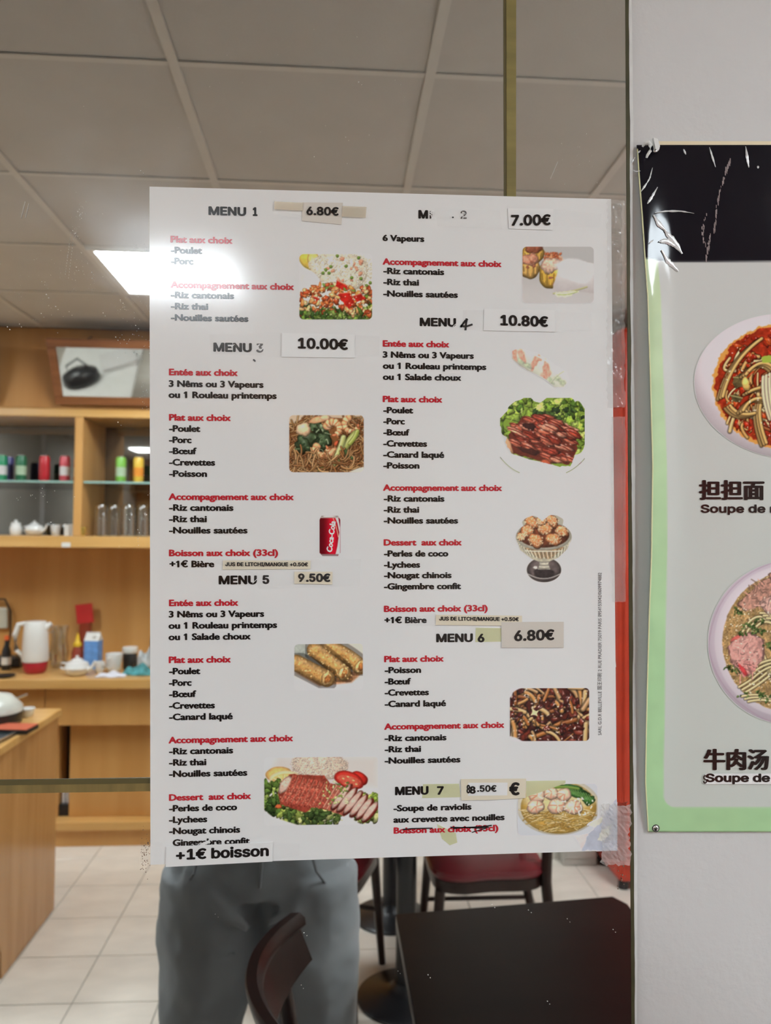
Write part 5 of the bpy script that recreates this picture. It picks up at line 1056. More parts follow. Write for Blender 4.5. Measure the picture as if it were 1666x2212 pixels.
rs = np.random.RandomState(3); ys = np.linspace(-380, 2700, 150); wv = np.cumsum(rs.randn(150)) * 0.5; wv -= np.convolve(wv, np.ones(25) / 25, 'same'); wv = np.clip(wv, -2.2, 2.2)
def ex(y): return 1352 + (y / 2212) * 13
Lf = [(ex(y) - 0.5, y) for y in ys]; Rt = [(ex(y) + 7.0 + w * 0.7, y) for y, w in zip(ys, wv)]; Rt2 = [(ex(y) + 12.5 + 1.6 * math.sin(y / 130) + abs(w), y) for y, w in zip(ys, wv)]
def ribbon(name, A, B, mat, y, parent):
    v = [wallpt(*p, y) for p in A] + [wallpt(*p, y) for p in B]; n = len(A); return shift(v, [(i, i + 1, n + i + 1, n + i) for i in range(n - 1)], name, mat, parent)
ribbon('glass_edge', Lf, Rt, M_olive, YM - 0.0004, t); ribbon('plaster_highlight', Rt, Rt2, M_edgehl, -0.0012, t)  # second ribbon paints the pale highlight along the ragged plaster edge

# dust and tape specks on the glass, pairs add a drawn reflection of each speck
M_speck = pmat('dust_and_reflection', (0.9, 0.9, 0.86), 0.6, var=0.0)
M_speckd = pmat('brown_residue', alb((120, 96, 82)), 0.8, var=0.3)
rs = np.random.RandomState(11); V = []; F = []
def speck(x, y, r, sq=1.0):
    b = len(V); n = 6
    for k in range(n): V.append(wallpt(x + r * math.cos(k * 6.283 / n), y + r * sq * math.sin(k * 6.283 / n), YM - 0.0003))
    F.append(tuple(range(b, b + n)))
pairs = [(97, 609), (120, 662), (143, 338), (304, 369), (168, 457), (172, 466), (157, 498), (163, 504), (250, 663), (223, 676), (90, 608), (89, 677), (16, 706), (42, 700), (105, 660), (149, 673), (260, 648), (199, 601), (198, 588), (165, 577), (775, 177), (747, 296), (293, 703), (100, 636), (1230, 790), (1290, 395), (465, 1975), (657, 2015), (651, 2128), (1063, 1953), (1142, 1966), (1183, 2163), (1226, 1985), (1325, 2008), (925, 2106), (860, 2098), (268, 734), (250, 728), (255, 912), (110, 1128), (340, 1340)]
for x, y in pairs:
    r = rs.uniform(0.8, 1.6); speck(x, y, r, 0.8); speck(x + rs.uniform(4, 7), y + rs.uniform(5, 8), r * 0.85, 0.8)
for cx, cy, sx, sy, n in ((174, 457, 6, 11, 18), (162, 500, 6, 9, 18), (300, 665, 34, 14, 50), (225, 600, 60, 40, 40), (165, 580, 14, 30, 16), (310, 545, 12, 10, 30), (90, 600, 60, 60, 30), (300, 740, 20, 26, 30), (315, 860, 8, 20, 16), (290, 1130, 18, 60, 14), (80, 1070, 30, 10, 14), (680, 200, 300, 120, 30), (1250, 330, 40, 40, 12)):
    for _ in range(n): speck(cx + rs.randn() * sx, cy + rs.randn() * sy, rs.uniform(0.35, 0.8))
for x0, y0, x1, y1 in ((153, 503, 141, 592), (160, 504, 148, 600), (54, 436, 46, 470), (62, 440, 55, 470), (1205, 350, 1190, 385), (330, 800, 345, 770), (1327, 1400, 1331, 1440)):
    n = 16
    for k in range(n): q = k / (n - 1); speck(x0 + (x1 - x0) * q, y0 + (y1 - y0) * q, 0.42, 4.0)
tag(shift(V, F, 'dust_and_reflections', M_speck, t), kind='stuff')
V = []; F = []
for cx, cy, sx, sy, n in ((313, 1850, 5, 22, 60), (1345, 1880, 12, 20, 16), (1338, 1905, 8, 8, 5), (322, 1820, 8, 4, 12)):
    for _ in range(n): speck(cx + rs.randn() * sx, cy + rs.randn() * sy, rs.uniform(0.6, 1.6) if cx > 1000 else rs.uniform(0.4, 0.9), 1.3)
tag(shift(V, F, 'tape_residue', M_speckd, t), kind='stuff')

# ------------------------------------------------------------------ the menu sheet
PL = lambda y: (lambda a, b: wallpt(a, b, y))
M_paper = printmat('laminated_menu_paper', 0.11, 0.00003, 9.0)
mp = thing('menu_poster', 'large white laminated menu sheet with seven numbered menus taped on the mirror', 'poster', wallpt(828, 1130, -0.0072))
YP = -0.0075
def pt(u, v, y):   # the sheet's corners in the picture, bilinear in its own plane
    A, B, Cc, D = (323, 403), (1320.5, 430), (1334, 1837), (325, 1868)
    return wallpt((A[0] * (1 - u) + B[0] * u) * (1 - v) + (D[0] * (1 - u) + Cc[0] * u) * v, (A[1] * (1 - u) + B[1] * u) * (1 - v) + (D[1] * (1 - u) + Cc[1] * u) * v, y)
n = 40; V = []; org = mp.location
def lift(u, v): return 0.0004 * math.sin(7 * u + 3 * v) * math.sin(5 * v) + 0.0025 * max(0, 0.06 - u) / 0.06 * (0.5 + 0.5 * math.sin(9 * v + 1)) * 0.3
V = [pt(i / n, j / n, YP) - org for j in range(n + 1) for i in range(n + 1)]
Fq = [(j * (n + 1) + i, (j + 1) * (n + 1) + i, (j + 1) * (n + 1) + i + 1, j * (n + 1) + i + 1) for j in range(n) for i in range(n)]
sheet = shift(V, Fq, 'sheet', M_paper, mp, False)
at = sheet.data.color_attributes.new('ink', 'FLOAT_COLOR', 'POINT'); at.data.foreach_set('color', np.tile(np.array((*alb((203, 199, 201)), 1.0)), len(V)).astype(np.float32))
sd = sheet.modifiers.new('thickness', 'SOLIDIFY'); sd.thickness = 0.0009; sd.offset = -1
YPIC, YTXT, YLAB, YLTX, YTAPE = YP - 0.0002, YP - 0.0003, YP - 0.0006, YP - 0.0012, YP - 0.0014
pics = [(pic_chicken_rice, 'fried rice with chicken in red sauce'), (pic_dumplings, 'steamed dumplings'), (pic_shrimp_noodles, 'shrimp and greens on noodles'), (pic_spring_roll, 'rice paper roll'), (pic_duck, 'sliced meat on lettuce'),
        (pic_cola, 'red soft drink can'), (pic_coupe, 'sesame balls in a glass coupe'), (pic_nems, 'fried rolls'), (pic_beef, 'beef with onions in dark sauce'), (pic_roast_duck, 'sliced roast duck with tomato'), (pic_wonton_soup, 'wonton noodle soup')]
for fn, lb in pics:
    o = fn().build('food_picture', M_paper, mp, PL(YPIC)); o['label'] = 'printed picture of ' + lb
M_ink = pmat('black_print', (0.018, 0.014, 0.013), 0.16, var=0.0); M_inkr = pmat('dark_red_print', tuple(lin((164, 34, 44)) / KALB), 0.16, var=0.0); M_inkg = pmat('grey_print', (0.10, 0.09, 0.09), 0.3, var=0.0)
def sl(y): return 0.027 - 0.0545 * (y - 416) / 1434
BT = (1.2, 0.62)
def body(lst, cap=13.2): return [(t_, x0, x1, yb, cap, sl(yb), False, BT) for t_, x0, x1, yb in lst]
black = body([('-Poulet', 369, 437, 546.5), ('-Porc', 369, 418, 570), ('-Riz cantonais', 369, 506, 643), ('-Riz thai', 369, 450, 667.5), ('-Nouilles sautées', 369, 537, 692),
 ('3 Nêms ou 3 Vapeurs', 364.5, 569.5, 835), ('ou 1 Rouleau printemps', 364, 598, 859), ('-Poulet', 365, 433, 932), ('-Porc', 365, 414, 956.5), ('-Bœuf', 365, 425, 980.5), ('-Crevettes', 365, 465, 1005), ('-Poisson', 365, 447.5, 1029.5),
 ('-Riz cantonais', 365, 504.5, 1103), ('-Riz thai', 365, 447, 1127.5), ('-Nouilles sautées', 365, 535, 1152), ('+1€ Bière', 366, 463, 1225), ('3 Nêms ou 3 Vapeurs', 364.5, 571, 1333.5), ('ou 1 Rouleau printemps', 364, 599, 1358), ('ou 1 Salade choux', 364, 542, 1382.5),
 ('-Poulet', 365, 433, 1456.5), ('-Porc', 365, 414, 1481.5), ('-Bœuf', 365, 424, 1506), ('-Crevettes', 365, 464.5, 1531), ('-Canard laqué', 365, 503, 1555.5), ('-Riz cantonais', 365, 504, 1629.5), ('-Riz thai', 365, 446, 1654), ('-Nouilles sautées', 365, 534.5, 1678.5),
 ('-Perles de coco', 365, 512.5, 1753), ('-Lychees', 365, 448, 1777.5), ('-Nougat chinois', 365, 519, 1802), ('Gingembre confit', 373, 540, 1827)])
black += body([('6 Vapeurs', 826.5, 917, 520), ('-Riz cantonais', 828, 960, 591), ('-Riz thai', 828, 905.5, 615), ('-Nouilles sautées', 828, 989.5, 640), ('3 Nêms ou 3 Vapeurs', 827, 1024, 772), ('ou 1 Rouleau printemps', 827, 1051, 796), ('ou 1 Salade choux', 827, 997, 820),
 ('-Poulet', 828, 893, 892), ('-Porc', 828, 875, 916), ('-Bœuf', 828, 885, 940), ('-Crevettes', 828, 923, 964), ('-Canard laqué', 828, 960, 988), ('-Poisson', 828, 906.5, 1011.5), ('-Riz cantonais', 829, 960.5, 1083), ('-Riz thai', 829, 906, 1107), ('-Nouilles sautées', 829, 990, 1130.5),
 ('-Perles de coco', 829.5, 969, 1202), ('-Lychees', 829.5, 908, 1226), ('-Nougat chinois', 829.5, 976, 1249), ('-Gingembre confit', 829.5, 996.5, 1273), ('+1€ Bière', 830.5, 922, 1346), ('-Poisson', 831, 910, 1454), ('-Bœuf', 831, 888, 1478.5), ('-Crevettes', 831, 927, 1502.5), ('-Canard laqué', 831, 964, 1527),
 ('-Riz cantonais', 831, 965, 1601), ('-Riz thai', 831, 910, 1625), ('-Nouilles sautées', 831, 995, 1649.5), ('-Soupe de raviolis', 850, 1019, 1752.5), ('aux crevette avec nouilles', 850, 1090.5, 1777)], 12.6)
red = body([('Plat aux choix', 368.5, 502.5, 523), ('Accompagnement aux choix', 368.5, 635.5, 621), ('Entée aux choix', 365, 514, 810), ('Plat aux choix', 365, 499, 908), ('Accompagnement aux choix', 364, 635, 1079.5), ('Boisson aux choix (33cl)', 365, 601, 1201), ('Entée aux choix', 365, 515, 1309),
 ('Plat aux choix', 364.5, 499, 1432), ('Accompagnement aux choix', 364, 633.5, 1605.5), ('Dessert  aux choix', 365, 542.5, 1729.5)]) + body([('Accompagnement aux choix', 826.5, 1084, 571), ('Entée aux choix', 827, 971, 748), ('Plat aux choix', 827, 956, 868), ('Accompagnement aux choix', 827.5, 1085, 1059.5), ('Dessert  aux choix', 829, 998, 1178),
 ('Boisson aux choix (33cl)', 829.5, 1054, 1321.5), ('Plat aux choix', 830, 959, 1430), ('Accompagnement aux choix', 830, 1090, 1576), ('Boisson aux choix (33cl)', 850.5, 1077, 1800.5)], 12.6)
HB_ = (1.65, 1.05)
heads = [('MENU', 450.5, 532, 463.5, 17), ('1', 546, 556.5, 465.5, 17), ('M', 904, 925, 471, 16.5), ('MENU', 461, 544, 758.5, 17.5), ('MENU', 907, 985.5, 703.5, 16.5), ('MENU', 472.5, 555, 1261.5, 17), ('5', 567, 582, 1260.5, 17), ('MENU', 942.5, 1022, 1386.5, 16.5), ('MENU', 853.5, 926, 1717, 16.5), ('7', 944, 959, 1716, 16.5), ('6', 1032, 1047, 1386.5, 16.5)]
black += [(a, b_, c, d, e_, sl(d), True, HB_) for a, b_, c, d, e_ in heads]
black += [('E', 928.5, 935, 471.5, 15, 0.02, True, (0.8, 0.5)), ('.', 977, 980.5, 470.5, 12, 0.0, True, (0.7, 0.7))]
writing('black_lettering', black, M_ink, mp, PL(YTXT)); writing('red_lettering', red, M_inkr, mp, PL(YTXT))
writing('worn_lettering', [('2', 995, 1008.5, 472, 16.5, 0, True, (0.5, 0.4)), ('3', 553.5, 569, 760.5, 17.5, 0, True, (1.1, 0.9))], M_inkg, mp, PL(YTXT))
# worn patches over the old numbers, where tape has lifted the ink
def flat(name, polys, mat, y, parent=mp):
    V = []; F = []
    for P in polys:
        b = len(V); V += [wallpt(a, c, y) - parent.location for a, c in P]; F.append(tuple(range(b, len(V))))
    return shift(V, F, name, mat, parent)
def line(pts, w):
    out = []; pts = np.array(pts, float)
    for a, b in zip(pts[:-1], pts[1:]):
        d = (b - a) / (np.hypot(*(b - a)) + 1e-9); nn = np.array((-d[1], d[0])) * w; e_ = d * w * 0.6; out.append([a - e_ + nn, b + e_ + nn, b + e_ - nn, a - e_ - nn])
    return out
M_papw = pmat('bare_paper_scratch', alb((205, 201, 202)), 0.3, var=0.02)
flat('worn_scratches', line([(999, 458), (1004, 463)], 1.0) + line([(994, 466), (1005, 461)], 1.2) + line([(1000, 472), (1001, 464)], 1.0) + line([(556, 748), (561, 744)], 1.2) + line([(552, 756), (559, 751)], 1.4) + line([(563, 757), (569, 751)], 1.3) + line([(930, 459), (937, 455)], 1.4) + line([(933, 473), (937, 460)], 1.6) + line([(934, 466), (928.5, 463)], 1.1)
     + line([(500, 750), (506, 744)], 0.8) + line([(979, 705), (986, 699)], 0.5) + line([(546, 1260), (556, 1250)], 0.5) + line([(432, 1826), (452, 1818)], 3.2) + line([(425, 1829), (432, 1822)], 1.5), M_papw, YTXT - 0.0001)
M_marker = pmat('black_marker', (0.012, 0.011, 0.012), 0.3, var=0.0)
flat('handwritten_marks', line([(1010, 690), (1005, 693), (1000, 700), (996, 706)], 2.0) + line([(996, 704), (1008, 705), (1020, 701)], 2.0) + line([(1008, 689), (1007, 700), (1006, 712)], 2.2) + line([(1001, 697), (1009, 694)], 1.6)
     + line([(871, 1792), (890, 1790), (912, 1789.5), (934, 1789)], 1.3) + line([(974, 1787), (996, 1788), (1020, 1787), (1048, 1785), (1062, 1783)], 1.3) + line([(980, 1790), (1004, 1787), (1030, 1789), (1056, 1787)], 1.1) + line([(1020, 1798), (1050, 1789)], 1.0) + line([(548, 777), (551, 780)], 1.6), M_marker, YTXT - 0.0002)
# price slips: small papers with their own bold numbers, stuck on with tape
M_slip = pmat('white_slip_paper', alb((199, 197, 202)), 0.35, var=0.02, scale=8); M_slipg = pmat('grey_slip_paper', alb((180, 174, 166)), 0.4, var=0.03, scale=8); M_slipb = pmat('beige_slip_paper', alb((192, 184, 166)), 0.35, var=0.04, scale=8)
slips = [([(653, 437), (741, 438), (738, 485), (652.5, 477)], M_slipg, [('6.80€', 662, 732, 463.5, 16.5, 0.02, True, (1.3, 0.9))], 'grey slip'), ([(1097, 450), (1196, 451), (1194.5, 497), (1100, 494)], M_slip, [('7.00€', 1104, 1190, 486.5, 21, -0.018, True, (1.7, 1.2))], 'white slip'),
 ([(609, 719), (767, 723), (768, 773), (608, 771)], M_slip, [('10.00€', 643.5, 752, 751.5, 21, 0.03, True, (1.8, 1.2))], 'white slip'), ([(1046, 667), (1200, 670), (1200, 717), (1045, 714)], M_slip, [('10.80€', 1081, 1184.5, 701.5, 20.5, 0.035, True, (1.8, 1.2))], 'white slip'),
 ([(482, 1210.5), (671, 1211), (671, 1229), (481, 1230.5)], M_slipb, [('JUS DE LITCHI/MANGUE +0.50€', 486.5, 665.5, 1222.5, 7.6, 0.003, True, (0.62, 0.45))], 'beige slip'), ([(636, 1235), (659, 1235), (658, 1261), (636, 1261)], M_slipb, [('9', 644, 658, 1256, 16, 0, True, (1.3, 1.0))], 'beige slip'),
 ([(659, 1235), (718.5, 1235), (718, 1262.5), (658.5, 1261)], M_slipb, [('.50€', 661, 714, 1256, 16, 0, True, (1.5, 1.1))], 'beige slip'), ([(942, 1328), (1128, 1330), (1128, 1352), (941.5, 1350)], M_slipb, [('JUS DE LITCHI/MANGUE +0.50€', 949, 1121, 1340, 7.6, 0.008, True, (0.6, 0.45))], 'beige slip'),
 ([(1083, 1344), (1218, 1343), (1218, 1399), (1084.5, 1399)], M_slipg, [('6.80€', 1111, 1198, 1384, 21, -0.03, True, (1.8, 1.2))], 'grey slip'), ([(996, 1683), (1137, 1682), (1136, 1724), (1060, 1728), (997, 1729)], M_slipb, [('€', 1100, 1123, 1716.5, 25, 0, True, (2.2, 1.5)), ('8', 1008, 1016, 1713, 17, 0, True, (0.9, 0.6))], 'beige slip'),
 ([(359, 1829), (590, 1819), (589, 1861), (358, 1873)], M_slip, [('+1€ boisson', 380, 581, 1857, 21, -0.044, True, (1.8, 1.2))], 'white slip')]
for kk, (P, mt, tx, lb) in enumerate(slips):
    o = quad('price_slip', P, mt, mp, PL(YLAB - 0.00004 * kk)); o['label'] = lb + ' reading ' + tx[0][0]
    writing('slip_lettering', tx, M_ink, mp, PL(YLTX))
o = quad('price_slip', [(1012, 1691), (1097, 1690.5), (1096, 1718), (1011, 1719)], M_slip, mp, PL(YLTX + 0.0002)); o['label'] = 'white slip reading 8.50€'
writing('slip_lettering', [('8', 1014.5, 1028, 1713.5, 14, 0, True, (1.5, 1.0)), ('.50€', 1031, 1073, 1710, 13, -0.01, True, (0.9, 0.6))], M_ink, mp, PL(YLTX - 0.0002))
# clear and yellowed adhesive tape
def tape(name, col, alpha, rough):
    mt = pmat(name, col, rough, var=0.1, scale=15, alpha=alpha); return mt
M_tapec = tape('clear_tape', (0.92, 0.91, 0.90), 0.018, 0.08); M_tapey = tape('yellowed_tape', alb((236, 208, 160)), 0.55, 0.25); M_tapeb = tape('beige_tape', alb((192, 182, 164)), 0.55, 0.2)
for k, (P, mt) in enumerate((([(593, 435), (655, 438), (654, 455), (593, 452)], M_tapeb), ([(740, 445), (792, 447), (790, 470), (739, 468)], M_tapeb), ([(600, 457), (655, 465), (655, 470), (600, 466)], M_tapec), ([(452, 722), (610, 720), (610, 770), (456, 765)], M_tapec), ([(767, 724), (820, 726), (820, 768), (768, 768)], M_tapec),
  ([(462, 1216), (470, 1208), (780, 1208), (776, 1266), (560, 1272), (545, 1240)], M_tapec), ([(1028, 1356), (1083, 1357), (1083, 1386), (1027, 1387)], M_tapey), ([(914, 1694), (992, 1693), (995, 1722), (912, 1724)], M_tapey), ([(1137, 1687), (1222, 1686), (1222, 1692), (1137, 1722)], M_tapey), ([(940, 450), (1080, 455), (1085, 495), (945, 488)], M_tapec),
  ([(1196, 452), (1300, 462), (1296, 490), (1196, 488)], M_tapec), ([(1000, 670), (1046, 670), (1045, 712), (1000, 712)], M_tapec), ([(1200, 672), (1278, 678), (1278, 714), (1200, 716)], M_tapec), ([(876, 1334), (942, 1326), (942, 1352), (878, 1352)], M_tapec), ([(590, 1822), (648, 1822), (646, 1848), (589, 1858)], M_tapec), ([(322, 1828), (359, 1828), (358, 1872), (328, 1870)], M_tapec),
  ([(944, 1780), (960, 1788), (985, 1800), (988, 1820), (972, 1826), (955, 1812)], M_tapey))):
    o = quad('adhesive_tape', P, mt, mp, PL(YTXT + 0.00005 if mt is M_tapey else YTAPE - 0.00002 * k), 0.00002)
def imprint():   # maker's line running up the right edge
    txt = 'SARL G.D.R BELLEVILLE 国王印刷 2 RUE PRADIER 75019 PARIS 0954153042/0609974882'
    v, f = glyph_mesh(txt, False); s = 7.2 / cap_h(False); lo, hi = v[:, 0].min(), v[:, 0].max(); k = (1588 - 1237) / (hi - lo)
    V = [tuple(wallpt(1299.5 - y * s + 0.2, 1588 - (x - lo) * k, YTXT) - mp.location) for x, y in v]; return shift(V, f, 'imprint_lettering', M_inkg, mp)
imprint()
# brand lettering on the printed can, running upwards
v, f = glyph_mesh('Coca-Cola', False); lo, hi = v[:, 0].min(), v[:, 0].max(); k = 66 / (hi - lo); V = []; F = []
for q, (ox, oy) in enumerate(((0, 0), (0.6, 0), (-0.6, 0), (0, 0.9), (0, -0.9))):
    b_ = len(V)
    for x, y in v:
        u = (x - lo) * k + y * 4; V.append(tuple(wallpt(721 - y * 17 + ox - 0.12 * (u - 33) * -1, 1193 - u + oy, YTXT - 1e-6 * q) - mp.location))
    F += [tuple(i + b_ for i in ff) for ff in f]
shift(V, F, 'can_lettering', pmat('white_print', alb((214, 208, 208)), 0.2, var=0.0), mp)
# torn, greyed corner with peeled layers
p = Pic(np.arange(1228, 1337, 1.0), np.arange(1700, 1840, 1.0), (201, 197, 199)); p.a[:] = 0
def layer(pts, col, **k):
    q = Pic(p.xs, p.ys, (0,) * 3); q.poly(pts, (255,) * 3, 1.2, 4, 9); mm = q.c[..., 0] / 255; p.a = np.maximum(p.a, mm); p.poly(pts, col, 1.2, 4, 9, 0.08, 12)
    
layer([(1258, 1838), (1272, 1800), (1296, 1778), (1318, 1740), (1334, 1722), (1336, 1838)], (168, 172, 184)); layer([(1240, 1806), (1268, 1800), (1272, 1800), (1258, 1836)], (204, 194, 192)); layer([(1290, 1816), (1296, 1800), (1310, 1788), (1322, 1784), (1318, 1800), (1304, 1818)], (206, 202, 190)); layer([(1270, 1780), (1290, 1770), (1306, 1760), (1300, 1776), (1284, 1788)], (200, 198, 184)); layer([(1300, 1834), (1312, 1820), (1334, 1812), (1334, 1836)], (182, 186, 200))
qx = 1320.5 + (p.Y - 430) / 1407 * 13.5; p.a *= (p.X < qx) * (p.Y < 1838 - 0.0307 * (p.X - 1300) + 0.3)
o = p.build('torn_corner', M_paper, mp, PL(YPIC - 0.00005)); o['label'] = 'peeled grey-blue paper at the lower right corner'
# crinkled tape hanging over the mirror
M_crk = pmat('crinkled_tape', (0.78, 0.76, 0.74), 0.12, var=0.15, scale=30, alpha=0.22, bump=0.004, bscale=40); M_crk2 = pmat('crinkled_tape_cloudy', (0.75, 0.72, 0.70), 0.14, var=0.2, scale=30, alpha=0.38, bump=0.004, bscale=40)
def crinkle(x0, y0, x1, y1, nx, ny, amp, seed, mat, jag=0.0):
    rs = np.random.RandomState(seed); V = []; F = []
    for j in range(ny + 1):
        for i in range(nx + 1):
            ed = jag * rs.randn() * ((i == 0) or (i == nx)) ; ee = jag * rs.randn() * ((j == 0) or (j == ny))
            V.append(tuple(wallpt(x0 + (x1 - x0) * i / nx + ed + rs.randn() * 0.4, y0 + (y1 - y0) * j / ny + ee, YP - 0.0009 - amp * rs.rand()) - mp.location))
    for j in range(ny):
        for i in range(nx): k = j * (nx + 1) + i; F.append((k, k + nx + 1, k + nx + 2, k + 1))
    return shift(V, F, 'adhesive_tape', mat, mp)
crinkle(1312, 432, 1350, 880, 7, 60, 0.0006, 1, M_crk, 1.0); crinkle(1300, 1738, 1362, 1868, 12, 22, 0.0012, 2, M_crk2, 2.0); crinkle(1322, 900, 1352, 1300, 4, 30, 0.0003, 4, M_crk, 0.5); crinkle(300, 1820, 350, 1870, 6, 6, 0.0003, 5, M_tapec, 1.0)

# ------------------------------------------------------------------ the noodle poster at the right
from bisect import bisect
LE = [(313, 1376), (380, 1380), (470, 1387), (560, 1393), (640, 1399), (800, 1404), (1000, 1409.5), (1200, 1407), (1330, 1402), (1440, 1399), (1560, 1396), (1690, 1394), (1797, 1400)]
IN = [(313, 1414), (560, 1421), (640, 1428), (800, 1433), (1000, 1441), (1180, 1442), (1360, 1438), (1560, 1436), (1640, 1434), (1797, 1434)]
def itp(T, y): return float(np.interp(y, [a for a, _ in T], [b for _, b in T]))
BG = [0.0]
def bulge(px, py):
    le = itp(LE, py); d = max(0.0, px - le); v = min(1, max(0, (py - 313) / 1484)); s_ = math.sin(math.pi * v)
    return 0.0025 + 0.010 * math.exp(-(d / 40.0) ** 2) * s_ ** 0.7 + 0.0006 * s_ * (0.5 + 0.5 * math.sin(px / 110.0 + py / 190.0))
def PB(extra): return lambda x, y: wallpt(x, y, -bulge(x, y) - extra)
np_ = thing('noodle_poster', 'glossy noodle soup poster with black top band and green border screwed to white wall', 'poster', wallpt(1600, 1050, -0.0025))
xs = np.concatenate([[0, 1.5, 3], np.arange(6, 290, 3.0), np.arange(290, 760, 14.0)]); ysr = np.arange(313, 1797.5, 3.5)
V = []; C_ = []
tile = vnoise(np.array([[x for x in xs] for _ in ysr]) * 1.0, np.array([[y] * len(xs) for y in ysr]), 60, 5)
for j, y in enumerate(ysr):
    le = itp(LE, y); inn = itp(IN, y)
    for i, dx in enumerate(xs):
        yy = y; x = le + dx
        top = 557 + 9 * min(1, max(0, (x - 1390) / 60.0)) - 2 * max(0, (x - 1500) / 200.0)
        q = vnoise(np.array([x]), np.array([y]), 14, 3)[0] if False else tile[j, i]
        kt = min(1.0, max(0.0, (y - top) / 3.5 + 0.5))
        if True:
            g = np.array((176, 190, 156)) * (1 - min(1, (y - 560) / 900)) + np.array((148, 182, 138)) * min(1, (y - 560) / 900); g = g * (0.96 + 0.08 * q)
            wv_ = np.array((180, 180, 178)) * (1 - min(1, (y - 560) / 1100)) + np.array((172, 176, 171)) * min(1, (y - 560) / 1100)
            r_ = 26; inside = x > inn and y < 1744
            if inside and x < inn + r_ and y > 1744 - r_: inside = math.hypot(x - inn - r_, y - (1744 - r_)) < r_
            if y > 1744 - r_ and x < inn + r_: sdist = r_ - math.hypot(min(x - inn - r_, 0), max(y - (1744 - r_), 0))
            else: sdist = min(x - inn, 1744 - y)
            ki = min(1.0, max(0.0, sdist / 3.0 + 0.5)); c = wv_ * ki + g * (1 - ki)
            c = np.array((17, 15, 22)) * (1 - kt) + c * kt
        if dx < 2 and y > 320: c = (214, 202, 160)
        V.append(tuple(wallpt(x, yy, -bulge(x, yy)) - np_.location)); C_.append((*np.clip(lin(c) / KALB, 0.003, 0.95), 1))
W_ = len(xs); H_ = len(ysr); Fq = [(j * W_ + i, (j + 1) * W_ + i, (j + 1) * W_ + i + 1, j * W_ + i + 1) for j in range(H_ - 1) for i in range(W_ - 1)]
M_gloss = printmat('laminated_poster', 0.075, 0.00006, 14.0, 0.22); 
sh2 = shift(V, Fq, 'sheet', M_gloss, np_, True); at = sh2.data.color_attributes.new('ink', 'FLOAT_COLOR', 'POINT'); at.data.foreach_set('color', np.array(C_, np.float32).ravel())
sd = sh2.modifiers.new('thickness', 'SOLIDIFY'); sd.thickness = 0.0007; sd.offset = -1
o = pic_bowl_red().build('food_picture', M_gloss, np_, PB(0.0004), (177, 179, 176)); o['label'] = 'printed picture of noodles in red chilli sauce in a white bowl'
o = pic_bowl_beef().build('food_picture', M_gloss, np_, PB(0.0004), (173, 177, 172)); o['label'] = 'printed picture of beef noodle soup in a white bowl'
writing('black_lettering', [('担担面', 1510, 1652, 1076, 31, 0.0, False, (2.5, 0.9)), ('Soupe de nouilles', 1514, 1778, 1107, 16.5, 0.0, True, (1.2, 0.8)), ('牛肉汤', 1520, 1662, 1659, 33, 0.0, False, (2.6, 0.9))], M_ink, np_, PB(0.0006))
gridquad('adhesive_tape', 1516, 1668, 1900, 1701, M_tapec, np_, PB(0.0007))
gridquad('price_slip', 1524, 1671, 1760, 1694, pmat('poster_slip', alb((198, 202, 199)), 0.3, var=0.02), np_, PB(0.0009))
writing('slip_lettering', [('Soupe de', 1524.5, 1664, 1688.5, 16.5, 0.0, True, (1.7, 1.0)), ('S', 1519, 1528, 1692, 17, 0.0, True, (0.5, 0.3))], M_ink, np_, PB(0.0011))
# cellophane creases over the black band (raised folds, coloured pale to paint in lamp glints)
M_film = pmat('clear_film', (0.85, 0.85, 0.85), 0.05, var=0.0, alpha=0.12, bump=0.003, bscale=18)
def fold(pts, w, h, seed=0):
    rs = np.random.RandomState(seed); V = []; F = []; pts = np.array(pts, float); T = np.linspace(0, 1, 14); L_ = len(pts) - 1
    for k, q in enumerate(T):
        i = min(int(q * L_), L_ - 1); a = pts[i] + (pts[i + 1] - pts[i]) * (q * L_ - i); d = pts[i + 1] - pts[i]; d /= np.hypot(*d); n_ = np.array((-d[1], d[0])); ww = w * (0.35 + math.sin(math.pi * q)) * (0.7 + 0.5 * rs.rand())
        for o_, hh in ((-ww, 0.0), (0, h), (ww, 0.0)):
            P_ = a + n_ * o_; V.append(tuple(PB(0.0006 + hh)(P_[0], P_[1]) - np_.location))
    for k in range(len(T) - 1):
        for s_ in (0, 1): F.append((3 * k + s_, 3 * k + 3 + s_, 3 * k + 4 + s_, 3 * k + 1 + s_))
    return shift(V, F, 'film_crease_glint', M_cre, np_, True)
M_cre = pmat('film_crease_glint', (0.86, 0.88, 0.90), 0.15, metal=0.15, var=0.08, scale=70)
for P_, w_ in (([(1533, 318), (1546, 361)], 1.6), ([(1611, 316), (1618, 362)], 2.2), ([(1400, 392), (1385, 414)], 1.6), ([(1421, 404), (1406, 430), (1399, 440)], 2.2), ([(1477, 322), (1482, 334)], 1.6), ([(1410, 362), (1404, 385), (1395, 400)], 1.2), ([(1378, 331), (1384, 325)], 1.4), ([(1638, 358), (1638, 364)], 1.8), ([(1372, 340), (1364, 352)], 1.2), ([(1366, 366), (1374, 371), (1384, 369)], 1.0),
               ([(1415, 460), (1440, 456), (1470, 456), (1500, 461)], 1.5), ([(1412, 464), (1425, 485), (1440, 500)], 3.6), ([(1436, 498), (1455, 520), (1474, 548)], 5.0), ([(1424, 522), (1440, 520), (1462, 534)], 4.5), ([(1430, 540), (1442, 562), (1456, 576), (1466, 586)], 4.0), ([(1403, 526), (1412, 518)], 1.2)):
    fold(P_, w_, 0.0008, int(P_[0][0]))
M_scr = pmat('scraped_ink', alb((134, 120, 120)), 0.6, var=0.3, scale=200)
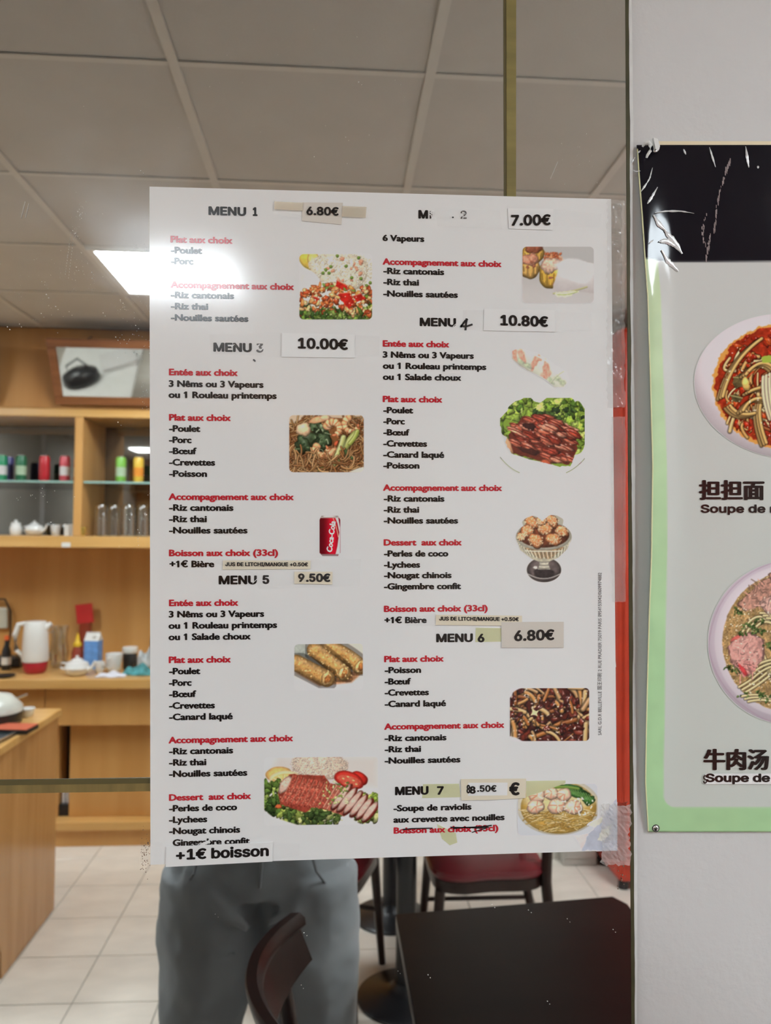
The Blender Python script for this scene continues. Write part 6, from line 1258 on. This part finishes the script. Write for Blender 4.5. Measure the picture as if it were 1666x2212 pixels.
def scratch(pts, seed, n=46, w=2.0):
    rs = np.random.RandomState(seed); V = []; F = []; pts = np.array(pts, float); L_ = len(pts) - 1
    for _ in range(n):
        q = rs.rand() * 0.999; i = int(q * L_); c = pts[i] + (pts[i + 1] - pts[i]) * (q * L_ - i) + rs.randn(2) * (w * 0.5, 1.5); b_ = len(V); l_ = rs.uniform(2, 6); ww = rs.uniform(0.4, 1.3)
        for a, d in ((-ww, -l_), (ww, -l_ * 0.8), (ww * 0.8, l_), (-ww * 0.8, l_ * 0.9)): V.append(tuple(PB(0.0006)(c[0] + a, c[1] + d) - np_.location))
        F.append((b_, b_ + 3, b_ + 2, b_ + 1))
    return tag(shift(V, F, 'scratch_marks', M_scr, np_), kind='stuff')
scratch([(1579, 345), (1568, 372), (1554, 420), (1548, 460), (1543, 500)], 1, 70); scratch([(1535, 505), (1530, 540), (1525, 565)], 2, 30); scratch([(1524, 462), (1518, 500), (1524, 530)], 3, 16, 3)
# small hook clip and screws
cl = thing('plastic_clip', 'small white plastic clip screwed over the poster corner beside the mirror', 'clip', wallpt(1404, 330, -0.0033))
M_clip = pmat('white_clip_plastic', alb((205, 200, 196)), 0.3, var=0.03)
def L2(x, y, dpt=0.0): return wallpt(x, y, -0.0033 - dpt) - cl.location
MB().tube([L2(1388, 317, .004), L2(1394, 309, .006), L2(1402, 308, .007), L2(1406, 315, .007), L2(1405, 326, .007), L2(1399, 335, .006), L2(1397, 341, .005)], [0.0009, 0.0015, 0.0018, 0.0018, 0.0016, 0.0013, 0.001], 12).obj('hook', M_clip, cl)
m = MB(); P_ = [(1406, 303), (1416, 306), (1421, 322), (1419, 330), (1413, 333), (1410, 328), (1411, 321), (1408, 312)]
m.prism([(L2(*q).x, L2(*q).z) for q in P_], -0.002, -0.0058, 'y', 0.0005).obj('clip_body', M_clip, cl)
def screw(px, py, r, y, parent=None):
    if parent is None:
        s_ = thing('screw', 'small steel cross-head screw at the lower left poster corner', 'screw', wallpt(px, py, y)); c0 = Vector((0, 0, 0))
    else: s_ = parent; c0 = wallpt(px, py, y) - parent.location
    rot = Matrix.Rotation(R(90), 3, 'X'); MB().lathe([(r, 0), (r, 0.0004), (r * 0.75, 0.0011), (0, 0.0014)], c0, 20, rot=rot).obj('screw_head', M_silver, s_)
    MB().box(c0 + Vector((0, -0.00135, 0)), (r * 1.0, 0.0003, r * 0.2)).box(c0 + Vector((0, -0.00135, 0)), (r * 0.2, 0.00031, r * 1.0)).obj('cross_slot', M_blackm, s_)
screw(1415, 326, 0.0018, -0.0092, cl); screw(1417, 1789, 0.0027, -bulge(1417, 1789) - 0.0004)
MB().lathe([(0.0034, 0), (0.0034, 0.0003), (0.0020, 0.0004)], wallpt(1417, 1789, -bulge(1417, 1789) - 0.0001) - np_.location, 18, rot=Matrix.Rotation(R(90), 3, 'X')).obj('eyelet', M_blackm, np_)
# yellowed backing strip showing above the poster, and old tape at its corner
quad('backing_strip', [(1420, 305), (1500, 305), (1660, 305), (2100, 304), (2100, 313.5), (1420, 313.5)], pmat('yellowed_card', alb((196, 184, 158)), 0.6, var=0.08, scale=12), np_, PL(-0.0024), 0.0015)
quad('adhesive_tape', [(1364, 306), (1400, 308), (1392, 360), (1384, 420), (1368, 420), (1362, 360)], M_tapec, np_, PL(-0.0016), 0.00002)
